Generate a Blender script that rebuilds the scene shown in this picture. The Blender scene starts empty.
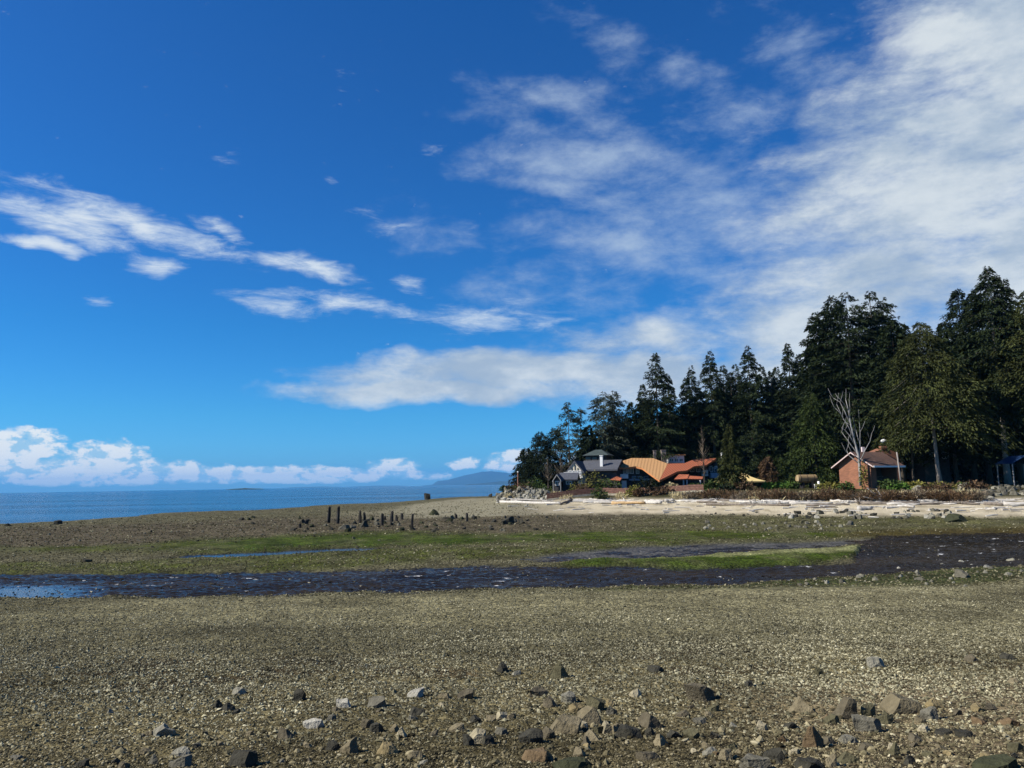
import bpy, bmesh, math, random
import numpy as np
from mathutils import Vector, Matrix

# ------------------------------------------------------------------ camera, world, sun, exposure
SC = bpy.context.scene
COL = SC.collection
FPX, EYE = 770.0, 4.0
PITCH = math.atan((484.3 - 384) / FPX)
ROLL = math.atan(0.0165)
_r0 = Vector((1, 0, 0)); _f = Vector((0, math.cos(PITCH), math.sin(PITCH))); _u0 = Vector((0, -math.sin(PITCH), math.cos(PITCH)))
_r = math.cos(ROLL) * _r0 - math.sin(ROLL) * _u0
_u = math.cos(ROLL) * _u0 + math.sin(ROLL) * _r0
CAM = Vector((0, 0, EYE))
cam_d = bpy.data.cameras.new('camera'); cam = bpy.data.objects.new('camera', cam_d); COL.objects.link(cam)
cam_d.sensor_width = 36; cam_d.lens = 36 * FPX / 1024; cam_d.clip_start = 0.1; cam_d.clip_end = 80000
cam.matrix_world = Matrix(((_r.x, _u.x, -_f.x, 0), (_r.y, _u.y, -_f.y, 0), (_r.z, _u.z, -_f.z, EYE), (0, 0, 0, 1)))
SC.camera = cam
SC.view_settings.view_transform = 'Standard'; SC.view_settings.look = 'None'
SC.view_settings.exposure = 0.6; SC.view_settings.gamma = 1.0; SC.view_settings.use_curve_mapping = False
SC.cycles.max_bounces = 6; SC.cycles.diffuse_bounces = 2; SC.cycles.glossy_bounces = 3
SC.cycles.transmission_bounces = 4; SC.cycles.volume_bounces = 0; SC.cycles.use_denoising = True
SC.cycles.caustics_reflective = False; SC.cycles.caustics_refractive = False

SUN_AZ, SUN_EL = -101.0, 40.0        # degrees clockwise from the view direction; height above the horizon
sd = bpy.data.lights.new('sun', 'SUN'); sun = bpy.data.objects.new('sun', sd); COL.objects.link(sun)
sd.energy = 4.8; sd.angle = math.radians(0.5); sd.color = (1.0, 0.95, 0.86)
_sv = Vector((math.sin(math.radians(SUN_AZ)) * math.cos(math.radians(SUN_EL)), math.cos(math.radians(SUN_AZ)) * math.cos(math.radians(SUN_EL)), math.sin(math.radians(SUN_EL))))
sun.rotation_euler = _sv.to_track_quat('Z', 'Y').to_euler()
sun.location = (0, 0, 200)

def ray(px, py):
    return _f + _r * ((px - 512) / FPX) + _u * ((384 - py) / FPX)
def at(px, py, Y):
    d = ray(px, py); return CAM + d * (Y / d.y)

SKY_STRENGTH = 0.0658
def build_world():
    w = bpy.data.worlds.new('World'); SC.world = w; w.use_nodes = True
    nt = w.node_tree; N = nt.nodes; L = nt.links; N.clear()
    def node(t, **kw):
        n = N.new(t)
        for k, v in kw.items(): setattr(n, k, v)
        return n
    def math_(op, a, b=None, c=None, clamp=False):
        n = node('ShaderNodeMath', operation=op, use_clamp=clamp)
        for i, v in enumerate((a, b, c)):
            if v is None: continue
            if isinstance(v, (int, float)): n.inputs[i].default_value = v
            else: L.new(v, n.inputs[i])
        return n.outputs[0]
    def mrange(v, a, b, c=0.0, d=1.0, smooth=True):
        n = node('ShaderNodeMapRange', interpolation_type='SMOOTHSTEP' if smooth else 'LINEAR', clamp=True)
        L.new(v, n.inputs[0])
        for i, q in enumerate((a, b, c, d)): n.inputs[1 + i].default_value = q
        return n.outputs[0]
    def mixc(f, a, b):
        n = node('ShaderNodeMix', data_type='RGBA')
        if isinstance(f, (int, float)): n.inputs[0].default_value = f
        else: L.new(f, n.inputs[0])
        for i, v in ((6, a), (7, b)):
            if isinstance(v, tuple): n.inputs[i].default_value = (*v, 1)
            else: L.new(v, n.inputs[i])
        return n.outputs[2]
    sky = node('ShaderNodeTexSky', sky_type='NISHITA', sun_disc=False)
    sky.sun_elevation = math.radians(SUN_EL); sky.sun_rotation = math.radians(SUN_AZ % 360)
    sky.altitude = 0; sky.air_density = 1.0; sky.dust_density = 0.15; sky.ozone_density = 4.0
    hs = node('ShaderNodeHueSaturation'); hs.inputs['Saturation'].default_value = 1.32; hs.inputs['Value'].default_value = 0.9
    L.new(sky.outputs[0], hs.inputs['Color'])
    tc = node('ShaderNodeTexCoord').outputs['Generated']
    sep = node('ShaderNodeSeparateXYZ'); L.new(tc, sep.inputs[0])
    X, Y, Z = sep.outputs
    az = math_('MULTIPLY', math_('ARCTAN2', X, Y), 10.0)                    # in tenths of a radian
    el = math_('MULTIPLY', math_('ARCSINE', Z), 10.0)
    cmb = node('ShaderNodeCombineXYZ'); L.new(az, cmb.inputs[0]); L.new(el, cmb.inputs[1])
    P = cmb.outputs[0]
    tr = node('ShaderNodeValToRGB'); L.new(math_('DIVIDE', el, 6.0, clamp=True), tr.inputs[0])
    tint = [(0, (.33, .82, 1.75)), (.08, (.33, .92, 1.60)), (.15, (.33, .97, 1.48)), (.33, (.36, .98, 1.38)), (.87, (.85, 1.0, 1.33)), (1, (.85, 1.0, 1.33))]     # a clean-air, strongly blue sky
    while len(tr.color_ramp.elements) < len(tint): tr.color_ramp.elements.new(.5)
    for i, (p, c) in enumerate(tint): tr.color_ramp.elements[i].position = p; tr.color_ramp.elements[i].color = (*(v / 2 for v in c), 1)
    tm = node('ShaderNodeVectorMath', operation='MULTIPLY'); L.new(hs.outputs[0], tm.inputs[0]); L.new(tr.outputs[0], tm.inputs[1])
    ts = node('ShaderNodeVectorMath', operation='SCALE'); L.new(tm.outputs[0], ts.inputs[0]); ts.inputs['Scale'].default_value = 2.0
    skyc = ts.outputs[0]
    def azel(px, py):
        d = ray(px, py).normalized(); return math.atan2(d.x, d.y) * 10, math.asin(d.z) * 10
    def noise(scale, detail=6, rough=0.6, vec=None, rot=0.0, sx=1.0, sy=1.0, dist=0.0, off=(0, 0, 0)):
        m = node('ShaderNodeMapping'); L.new(vec or P, m.inputs[0])
        m.inputs['Rotation'].default_value = (0, 0, rot); m.inputs['Scale'].default_value = (sx, sy, 1); m.inputs['Location'].default_value = off
        n = node('ShaderNodeTexNoise'); n.inputs['Scale'].default_value = scale; n.inputs['Detail'].default_value = detail
        n.inputs['Roughness'].default_value = rough; n.inputs['Distortion'].default_value = dist
        L.new(m.outputs[0], n.inputs['Vector']); return n.outputs['Fac'], n.outputs['Color']
    # slow warp so that no cloud keeps a clean ellipse
    _, wc = noise(0.7, 4, 0.55)
    vs = node('ShaderNodeVectorMath', operation='SUBTRACT'); L.new(wc, vs.inputs[0]); vs.inputs[1].default_value = (.5, .5, .5)
    vm = node('ShaderNodeVectorMath', operation='MULTIPLY'); L.new(vs.outputs[0], vm.inputs[0]); vm.inputs[1].default_value = (1.1, .7, 0)
    va = node('ShaderNodeVectorMath', operation='ADD'); L.new(P, va.inputs[0]); L.new(vm.outputs[0], va.inputs[1])
    PW = va.outputs[0]
    def blobs(lst, vec):
        out = None
        for (x0, y0, x1, y1, th, amp) in lst:
            a, b = azel(x0, y0), azel(x1, y1)
            cx, cy = (a[0] + b[0]) / 2, (a[1] + b[1]) / 2
            hl = max(math.hypot(b[0] - a[0], b[1] - a[1]) / 2, 0.02); ang = math.atan2(b[1] - a[1], b[0] - a[0])
            m = node('ShaderNodeMapping', vector_type='TEXTURE'); L.new(vec, m.inputs[0])
            m.inputs['Location'].default_value = (cx, cy, 0); m.inputs['Rotation'].default_value = (0, 0, ang)
            m.inputs['Scale'].default_value = (hl * 1.25 + th / FPX * 5, th / FPX * 10, 1)
            g = node('ShaderNodeTexGradient', gradient_type='SPHERICAL'); L.new(m.outputs[0], g.inputs[0])
            v = math_('MULTIPLY', math_('POWER', g.outputs['Fac'], 0.6), amp)
            out = v if out is None else math_('MAXIMUM', out, v)
        return out
    wisps = [(15, 180, 262, 256, 24, 1.0), (0, 205, 150, 238, 26, 1.0), (0, 240, 80, 246, 10, 1.05), (120, 256, 190, 268, 15, .95), (190, 208, 255, 236, 12, .95),
             (260, 252, 365, 280, 17, .95), (225, 300, 330, 312, 20, .8), (300, 298, 420, 318, 20, .9), (70, 292, 118, 294, 9, .62),
             (222, 110, 250, 118, 11, .46), (205, 138, 255, 158, 16, .42), (335, 70, 372, 95, 20, .4), (325, 178, 345, 184, 8, .46),
             (355, 200, 420, 230, 26, .56), (385, 275, 425, 290, 18, .68), (390, 322, 570, 312, 24, .85), (395, 130, 470, 140, 16, .45), (425, 235, 495, 240, 14, .46)]
    veil = [(440, 95, 640, 100, 30, .62), (470, 150, 720, 150, 44, .88), (480, 175, 640, 185, 20, .75), (610, 65, 720, 72, 30, .55), (520, 235, 780, 225, 80, .72), (505, 270, 640, 285, 45, .66), (680, 130, 760, 110, 60, .5), (640, 170, 800, 260, 90, .7), (520, 290, 545, 300, 12, .7), (560, 205, 640, 215, 40, .62), (560, 20, 700, 60, 40, .5), (735, 25, 850, 60, 50, .62), (590, 340, 740, 325, 26, .7), (380, 215, 480, 250, 40, .5), (450, 285, 640, 300, 30, .55)]
    mass = [(820, 250, 1100, 80, 170, 1.2), (930, 40, 1150, 20, 130, 1.3), (960, 290, 1200, 200, 160, 1.3), (830, 150, 930, 110, 80, .75), (680, 322, 1000, 312, 52, 1.05), (520, 345, 800, 338, 34, .95), (270, 390, 620, 389, 17, 1.35), (330, 376, 680, 366, 30, 1.35),
            (520, 383, 860, 372, 38, 1.35), (700, 360, 1000, 350, 60, 1.3), (760, 300, 1000, 290, 90, 1.2), (1000, 350, 1300, 300, 140, 1.4)]
    cum = [(5, 438, 64, 437, 10, 1.3), (-60, 458, 50, 448, 24, 1.7), (60, 464, 135, 455, 20, 1.65), (-80, 470, 220, 472, 15, 1.8), (100, 474, 430, 475, 10, 1.85), (365, 469, 418, 466, 11, 1.45), (240, 473, 330, 470, 8, 1.3), (450, 465, 482, 462, 8, 1.35), (488, 464, 535, 456, 13, 1.6), (520, 468, 800, 460, 24, 1.4)]
    n1, _ = noise(2.1, 10, 0.68, rot=0.22, sx=0.6, sy=2.3, dist=0.35)
    n5, _ = noise(1.3, 9, 0.64, rot=-0.1, sx=0.8, sy=1.7, dist=0.15, off=(5.5, .7, 0))
    n2, _ = noise(1.25, 10, 0.66, sx=0.75, sy=1.9, dist=0.12, off=(3.1, 1.7, 0))
    n3, _ = noise(4.6, 9, 0.6, dist=0.1, sx=0.9, sy=1.5, off=(1.3, 4.1, 0))
    n3b, _ = noise(4.6, 9, 0.6, dist=0.1, sx=0.9, sy=1.5, off=(1.3 - .10, 4.1 + .22, 0))
    n4, _ = noise(0.75, 6, 0.6, sx=0.9, sy=1.6, off=(7.7, 2.2, 0))
    bw = math_('ADD', blobs(wisps, PW), math_('MULTIPLY', math_('SUBTRACT', n1, 0.52), 1.55))
    bv = math_('ADD', blobs(veil, PW), math_('MULTIPLY', math_('SUBTRACT', n5, 0.5), 1.5))
    bm = math_('ADD', blobs(mass, PW), math_('MULTIPLY', math_('SUBTRACT', n2, 0.52), 1.5))
    bcm = blobs(cum, P)
    bc = math_('ADD', bcm, math_('MULTIPLY', math_('SUBTRACT', n3, 0.5), 2.4))
    dw = math_('MULTIPLY', mrange(bw, 0.34, 1.05), 0.9)
    dv = math_('MULTIPLY', mrange(bv, 0.22, 1.25), 0.85)
    dm = math_('MULTIPLY', mrange(bm, 0.22, 1.1), 0.95)
    dc = mrange(bc, 0.40, 1.05)
    k = 10.0
    shade = mrange(math_('ADD', n4, math_('MULTIPLY', n2, 0.5)), 0.58, 0.95)
    cm = mixc(shade, (.40 * k, .50 * k, .62 * k), (.72 * k, .78 * k, .81 * k))
    cw = mixc(mrange(bw, 0.5, 1.2), (.62 * k, .74 * k, .86 * k), (.80 * k, .86 * k, .90 * k))
    # cumulus: bright heads where the cloud thins out towards the sun, blue-grey flat bases
    lit = math_('ADD', math_('MULTIPLY', math_('SUBTRACT', n3, n3b), 3.0), math_('MULTIPLY', bc, 0.35))
    cc = mixc(mrange(lit, 0.05, 0.55), (.42 * k, .68 * k, .86 * k), (.94 * k, .97 * k, .95 * k))
    out = mixc(dw, skyc, cw)
    out = mixc(dv, out, (.50 * k, .62 * k, .76 * k))
    out = mixc(dm, out, cm)
    fade = mrange(el, 0.0, 0.14, 0.5, 1.0)                      # air in front of the lowest clouds
    out = mixc(math_('MULTIPLY', dc, fade), out, cc)
    bg = node('ShaderNodeBackground'); bg.inputs['Strength'].default_value = SKY_STRENGTH
    L.new(out, bg.inputs['Color'])
    o = node('ShaderNodeOutputWorld'); L.new(bg.outputs[0], o.inputs['Surface'])
build_world()

# ------------------------------------------------------------------ helpers
RNG = np.random.default_rng(7)
random.seed(11)

def _hash(ix, iy, s):
    h = (ix.astype(np.int64) * 374761393 + iy.astype(np.int64) * 668265263 + s * 1442695041) & 0xFFFFFFFF
    h = ((h ^ (h >> 13)) * 1274126177) & 0xFFFFFFFF
    return ((h ^ (h >> 16)) & 0xFFFF) / 65535.0
def vnoise(x, y, s=0):
    x = np.asarray(x, float); y = np.asarray(y, float)
    ix = np.floor(x); iy = np.floor(y); fx = x - ix; fy = y - iy
    fx = fx * fx * (3 - 2 * fx); fy = fy * fy * (3 - 2 * fy)
    a = _hash(ix, iy, s); b = _hash(ix + 1, iy, s); c = _hash(ix, iy + 1, s); d = _hash(ix + 1, iy + 1, s)
    return (a + (b - a) * fx) * (1 - fy) + (c + (d - c) * fx) * fy
def fbm(x, y, s=0, o=4):
    v = 0; amp = 0.5; t = 0
    for i in range(o):
        v = v + amp * vnoise(x * 2 ** i, y * 2 ** i, s + i * 17); t += amp; amp *= 0.5
    return v / t
def sstep(x, a, b):
    t = np.clip((np.asarray(x, float) - a) / (b - a), 0, 1); return t * t * (3 - 2 * t)

def mesh_np(name, V, F, smooth=False):
    V = np.asarray(V, np.float32); F = np.asarray(F, np.int32)
    me = bpy.data.meshes.new(name); k = F.shape[1]
    me.vertices.add(len(V)); me.vertices.foreach_set('co', V.ravel())
    me.loops.add(F.size); me.loops.foreach_set('vertex_index', F.ravel())
    me.polygons.add(len(F)); me.polygons.foreach_set('loop_start', np.arange(0, F.size, k, dtype=np.int32))
    me.polygons.foreach_set('use_smooth', np.full(len(F), smooth))
    me.update(calc_edges=True); return me
def link(name, me, mat=None, parent=None):
    o = bpy.data.objects.new(name, me); COL.objects.link(o)
    if mat is not None: me.materials.append(mat)
    if parent is not None: o.parent = parent
    return o
def tag(o, label, cat, group=None):
    o['label'] = label; o['category'] = cat
    if group: o['group'] = group
    return o
def thing(name, loc, label, cat, group=None, rz=0.0):
    o = bpy.data.objects.new(name, None); COL.objects.link(o); o.location = loc; o.rotation_euler = (0, 0, rz); o.empty_display_size = 0.2
    return tag(o, label, cat, group)
def kind(o, k):
    o['kind'] = k; return o

class MB:                                     # collects solids, links them as one mesh
    def __init__(s): s.bm = bmesh.new()
    def box(s, c, d, rz=0.0):
        r = bmesh.ops.create_cube(s.bm, size=1.0)
        M = Matrix.Translation(c) @ Matrix.Rotation(rz, 4, 'Z') @ Matrix.Diagonal((d[0], d[1], d[2], 1))
        bmesh.ops.transform(s.bm, matrix=M, verts=r['verts']); return s
    def prism(s, pts, off):                   # polygon extruded by a vector
        off = Vector(off); a = [s.bm.verts.new(Vector(p)) for p in pts]; b = [s.bm.verts.new(Vector(p) + off) for p in pts]
        n = len(pts); fs = [s.bm.faces.new(a), s.bm.faces.new(b[::-1])]
        for i in range(n): fs.append(s.bm.faces.new((a[i], b[i], b[(i + 1) % n], a[(i + 1) % n])))
        bmesh.ops.recalc_face_normals(s.bm, faces=fs); return s
    def wallto(s, foot, z0, tops):            # footprint prism whose top follows given heights
        a = [s.bm.verts.new((p[0], p[1], z0)) for p in foot]; b = [s.bm.verts.new((p[0], p[1], t)) for p, t in zip(foot, tops)]
        n = len(foot); fs = [s.bm.faces.new(a), s.bm.faces.new(b[::-1])]
        for i in range(n): fs.append(s.bm.faces.new((a[i], b[i], b[(i + 1) % n], a[(i + 1) % n])))
        bmesh.ops.recalc_face_normals(s.bm, faces=fs); return s
    def tube(s, pts, rad, n=7):
        rings = []
        for i, p in enumerate(pts):
            p = Vector(p); q = Vector(pts[min(i + 1, len(pts) - 1)]); o = Vector(pts[max(i - 1, 0)])
            t = (q - o).normalized(); a = t.orthogonal().normalized(); b = t.cross(a)
            if i and rings:                    # keep rings aligned
                ref = (rings[-1][0].co - Vector(pts[i - 1])); a = (ref - t * ref.dot(t)).normalized() if ref.length > 1e-6 else a; b = t.cross(a)
            r = rad[i] if isinstance(rad, (list, tuple)) else rad
            rings.append([s.bm.verts.new(p + (a * math.cos(2 * math.pi * k / n) + b * math.sin(2 * math.pi * k / n)) * max(r, .002)) for k in range(n)])
        fs = []
        for A, B in zip(rings, rings[1:]):
            for k in range(n): fs.append(s.bm.faces.new((A[k], A[(k + 1) % n], B[(k + 1) % n], B[k])))
        fs.append(s.bm.faces.new(rings[0][::-1])); fs.append(s.bm.faces.new(rings[-1])); 
        bmesh.ops.recalc_face_normals(s.bm, faces=fs); return s
    def build(s, name, mat, parent=None, bevel=0.0, smooth=False):
        if bevel: bmesh.ops.bevel(s.bm, geom=s.bm.edges[:], offset=bevel, segments=1, affect='EDGES')
        me = bpy.data.meshes.new(name); s.bm.to_mesh(me); s.bm.free()
        if smooth:
            for p in me.polygons: p.use_smooth = True
        o = link(name, me, mat)
        if parent is not None:
            o.parent = parent; o.matrix_parent_inverse = Matrix.Identity(4)
            L = parent.location.copy(); R = Matrix.Rotation(-parent.rotation_euler.z, 4, 'Z')
            me.transform(R @ Matrix.Translation(-L))       # shapes are given in world coordinates
        return o
    def build_local(s, name, mat, parent, **kw):
        me = bpy.data.meshes.new(name); s.bm.to_mesh(me); s.bm.free()
        if kw.get('smooth'):
            for p in me.polygons: p.use_smooth = True
        return link(name, me, mat, parent)

# ------------------------------------------------------------------ materials
def newmat(name):
    m = bpy.data.materials.new(name); m.use_nodes = True; nt = m.node_tree
    return m, nt, nt.nodes, nt.links, nt.nodes['Principled BSDF']
def noisy(name, c0, c1, scale=3.0, rough=0.85, detail=5, bump=0.0, bscale=None, stretch=(1, 1, 1), per_obj=0.0, per_island=0.0, spec=0.3, c2=None, lo=.35, hi=.65):
    m, nt, N, L, B = newmat(name)
    tc = N.new('ShaderNodeTexCoord'); mp = N.new('ShaderNodeMapping'); mp.inputs['Scale'].default_value = stretch
    L.new(tc.outputs['Object'], mp.inputs[0])
    oi = N.new('ShaderNodeObjectInfo')
    nz = N.new('ShaderNodeTexNoise'); nz.noise_dimensions = '4D'; nz.inputs['Scale'].default_value = scale; nz.inputs['Detail'].default_value = detail; nz.inputs['Roughness'].default_value = .6
    L.new(mp.outputs[0], nz.inputs['Vector'])
    mw = N.new('ShaderNodeMath'); mw.operation = 'MULTIPLY'; mw.inputs[1].default_value = 40; L.new(oi.outputs['Random'], mw.inputs[0]); L.new(mw.outputs[0], nz.inputs['W'])
    cr = N.new('ShaderNodeValToRGB'); cr.color_ramp.elements[0].position = lo; cr.color_ramp.elements[1].position = hi
    cr.color_ramp.elements[0].color = (*c0, 1); cr.color_ramp.elements[1].color = (*c1, 1)
    if c2:
        e = cr.color_ramp.elements.new((lo + hi) / 2); e.color = (*c2, 1)
    L.new(nz.outputs['Fac'], cr.inputs[0]); col = cr.outputs[0]
    for amt, src in ((per_obj, oi.outputs['Random']), (per_island, None)):
        if not amt: continue
        if src is None: src = N.new('ShaderNodeNewGeometry').outputs['Random Per Island']
        mr = N.new('ShaderNodeMapRange'); L.new(src, mr.inputs[0]); mr.inputs[3].default_value = 1 - amt; mr.inputs[4].default_value = 1 + amt
        vm = N.new('ShaderNodeVectorMath'); vm.operation = 'SCALE'; L.new(col, vm.inputs[0]); L.new(mr.outputs[0], vm.inputs['Scale']); col = vm.outputs[0]
    L.new(col, B.inputs['Base Color']); B.inputs['Roughness'].default_value = rough; B.inputs['Specular IOR Level'].default_value = spec
    if bump:
        n2 = N.new('ShaderNodeTexNoise'); n2.inputs['Scale'].default_value = bscale or scale * 4; n2.inputs['Detail'].default_value = 6
        L.new(mp.outputs[0], n2.inputs['Vector']); bp = N.new('ShaderNodeBump'); bp.inputs['Strength'].default_value = bump; bp.inputs['Distance'].default_value = .05
        L.new(n2.outputs['Fac'], bp.inputs['Height']); L.new(bp.outputs[0], B.inputs['Normal'])
    return m
def rockmat(n, c, k=.35):
    a = tuple(v * (1 - k) for v in c); b = tuple(v * (1 + k) for v in c)
    return noisy(n, a, b, 9, .92, 8, bump=.5, bscale=40, per_obj=.12, lo=.3, hi=.7, spec=.1)
ROCK = dict(grey=rockmat('rock_grey', (.115, .106, .078)), dark=rockmat('rock_dark', (.045, .042, .031)), tan=rockmat('rock_tan', (.165, .137, .082)), cream=rockmat('rock_cream', (.29, .25, .16)),
            white=rockmat('rock_white', (.30, .28, .225), .25), olive=rockmat('rock_olive', (.092, .083, .046)), rust=rockmat('rock_rust', (.12, .083, .045)), brown=rockmat('rock_brown', (.098, .083, .054)),
            yellow=rockmat('rock_yellow', (.205, .16, .08)), moss=rockmat('rock_moss', (.040, .042, .022)), pale=rockmat('rock_pale', (.21, .195, .145)))
def leafmat(name, c, v=.26):
    return noisy(name, tuple(x * .55 for x in c), tuple(x * 1.45 for x in c), .35, .8, 3, per_island=v, spec=.12, lo=.3, hi=.7)
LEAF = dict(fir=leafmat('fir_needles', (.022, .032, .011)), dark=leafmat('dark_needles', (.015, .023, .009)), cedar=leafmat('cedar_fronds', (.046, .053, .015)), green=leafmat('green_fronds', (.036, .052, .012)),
            grey=leafmat('thin_grey_needles', (.055, .066, .04)), bush=leafmat('bush_leaves', (.05, .075, .018)), yellow=leafmat('yellow_green_leaves', (.14, .13, .03)), rust=leafmat('russet_twigs', (.105, .065, .035)),
            bare=leafmat('bare_twigs', (.15, .12, .085)), lime=leafmat('fresh_green_leaves', (.08, .15, .025)), straw=leafmat('straw_grass', (.40, .33, .18)))
BARK = noisy('bark', (.05, .038, .028), (.12, .095, .07), 3, .9, 5, bump=.5, stretch=(4, 4, .6))
BARK_PALE = noisy('pale_bark', (.20, .17, .14), (.36, .32, .28), 3, .9, 5, bump=.4, stretch=(4, 4, .6))
DEADWOOD = noisy('dead_wood', (.18, .17, .155), (.36, .345, .32), 2, .9, 5, stretch=(4, 4, .5))
DRIFT = noisy('driftwood', (.30, .27, .23), (.58, .54, .47), 1.2, .9, 6, bump=.4, stretch=(.6, 6, 6), per_obj=.2)
DRIFT_DARK = noisy('dark_driftwood', (.10, .08, .06), (.24, .20, .16), 1.2, .9, 6, bump=.4, stretch=(.6, 6, 6), per_obj=.2)
DRIFT_TAN = noisy('fresh_driftwood', (.34, .22, .10), (.55, .38, .20), 1.2, .9, 6, bump=.4, stretch=(.6, 6, 6))
PILE = noisy('piling_wood', (.012, .011, .010), (.05, .043, .035), 3, .9, 6, bump=.6, stretch=(5, 5, .7))
# ------------------------------------------------------------------ terrain shape
COLS = [(-700, [(30, -.05), (42, 0), (60, 0), (75, 0), (85, -.1), (95, -.4), (400, -1.2)]),
        (0, [(30, -.05), (42, 0), (60, .05), (80, .15), (95, .02), (106, -.15), (130, -.5), (400, -1.2)]),
        (250, [(30, -.05), (42, 0), (60, .05), (77, .35), (100, .3), (140, .0), (152, -.15), (200, -.6), (400, -1.2)]),
        (369, [(30, -.05), (42, 0), (60, .05), (77, .4), (110, .45), (150, .3), (185, 0), (196, -.15), (260, -.8), (400, -1.2)]),
        (475, [(30, -.05), (42, 0), (62, .05), (77, .4), (110, .65), (140, .75), (200, .5), (265, 0), (278, -.15), (380, -1), (420, -1.2)]),
        (494, [(30, -.05), (42, 0), (62, .05), (77, .4), (110, .8), (122, 1.0), (150, 1.0), (200, .5), (270, 0), (290, -.2), (420, -1.2)]),
        (508, [(30, -.05), (42, 0), (62, .05), (77, .45), (95, .7), (112, 1.0), (121, 1.15), (126, 3.0), (132, 3.3), (250, 3.3), (300, 2), (420, -1)]),
        (600, [(30, -.05), (42, 0), (64, .08), (77, .4), (91, .7), (109, 1.35), (113, 1.8), (118, 2.2), (160, 2.6), (400, 4)]),
        (700, [(30, -.05), (42, 0), (58, .0), (68, .2), (82, .6), (100, 1.45), (104, 2.2), (110, 2.5), (160, 2.8), (400, 4)]),
        (800, [(30, -.05), (42, 0), (55, -.02), (64, .2), (75, .6), (86, 1.5), (90, 2.2), (97, 2.65), (150, 3), (400, 4)]),
        (900, [(30, -.05), (42, 0), (56, -.06), (62, .15), (69, .5), (80, 1.4), (84, 2.0), (92, 2.65), (150, 3), (400, 4)]),
        (1024, [(30, -.05), (42, 0), (55, -.06), (60, .15), (64, .5), (77, 1.35), (81, 2.0), (90, 2.7), (150, 3), (400, 4)]),
        (1500, [(30, -.05), (42, 0), (52, -.06), (57, .15), (62, .5), (73, 1.3), (77, 2.0), (86, 2.7), (150, 3), (400, 4)])]
NEAR = [(-30, 3.2), (0, 2.75), (3, 2.32), (4, 2.15), (6, 1.75), (9, 1.3), (13, .85), (18, .5), (24, .22), (28.5, .05)]
WATER = -0.10; SEA = -0.15
def hor(px): return 492.75 - 0.0165 * px
def terr_base(px, D):
    zs = [np.interp(D, [p[0] for p in NEAR + c], [p[1] for p in NEAR + c]) for _, c in COLS]
    xs = [c[0] for c in COLS]; px = np.clip(px, xs[0], xs[-1] - .01)
    z = np.zeros_like(D, dtype=float)
    for i in range(len(xs) - 1):
        m = (px >= xs[i]) & (px < xs[i + 1])
        t = (px - xs[i]) / (xs[i + 1] - xs[i]); t = t * t * (3 - 2 * t)
        z = np.where(m, zs[i] * (1 - t) + zs[i + 1] * t, z)
    return z
def band(px, q, lo, hi, soft=1.5):            # lo/hi: lists of (px, picture row of flat ground); 1 between them
    yl = np.interp(px, [p[0] for p in lo], [p[1] for p in lo]) - hor(px); yh = np.interp(px, [p[0] for p in hi], [p[1] for p in hi]) - hor(px)
    return sstep(q, yl - soft, yl + soft) * (1 - sstep(q, yh - soft, yh + soft))
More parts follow.
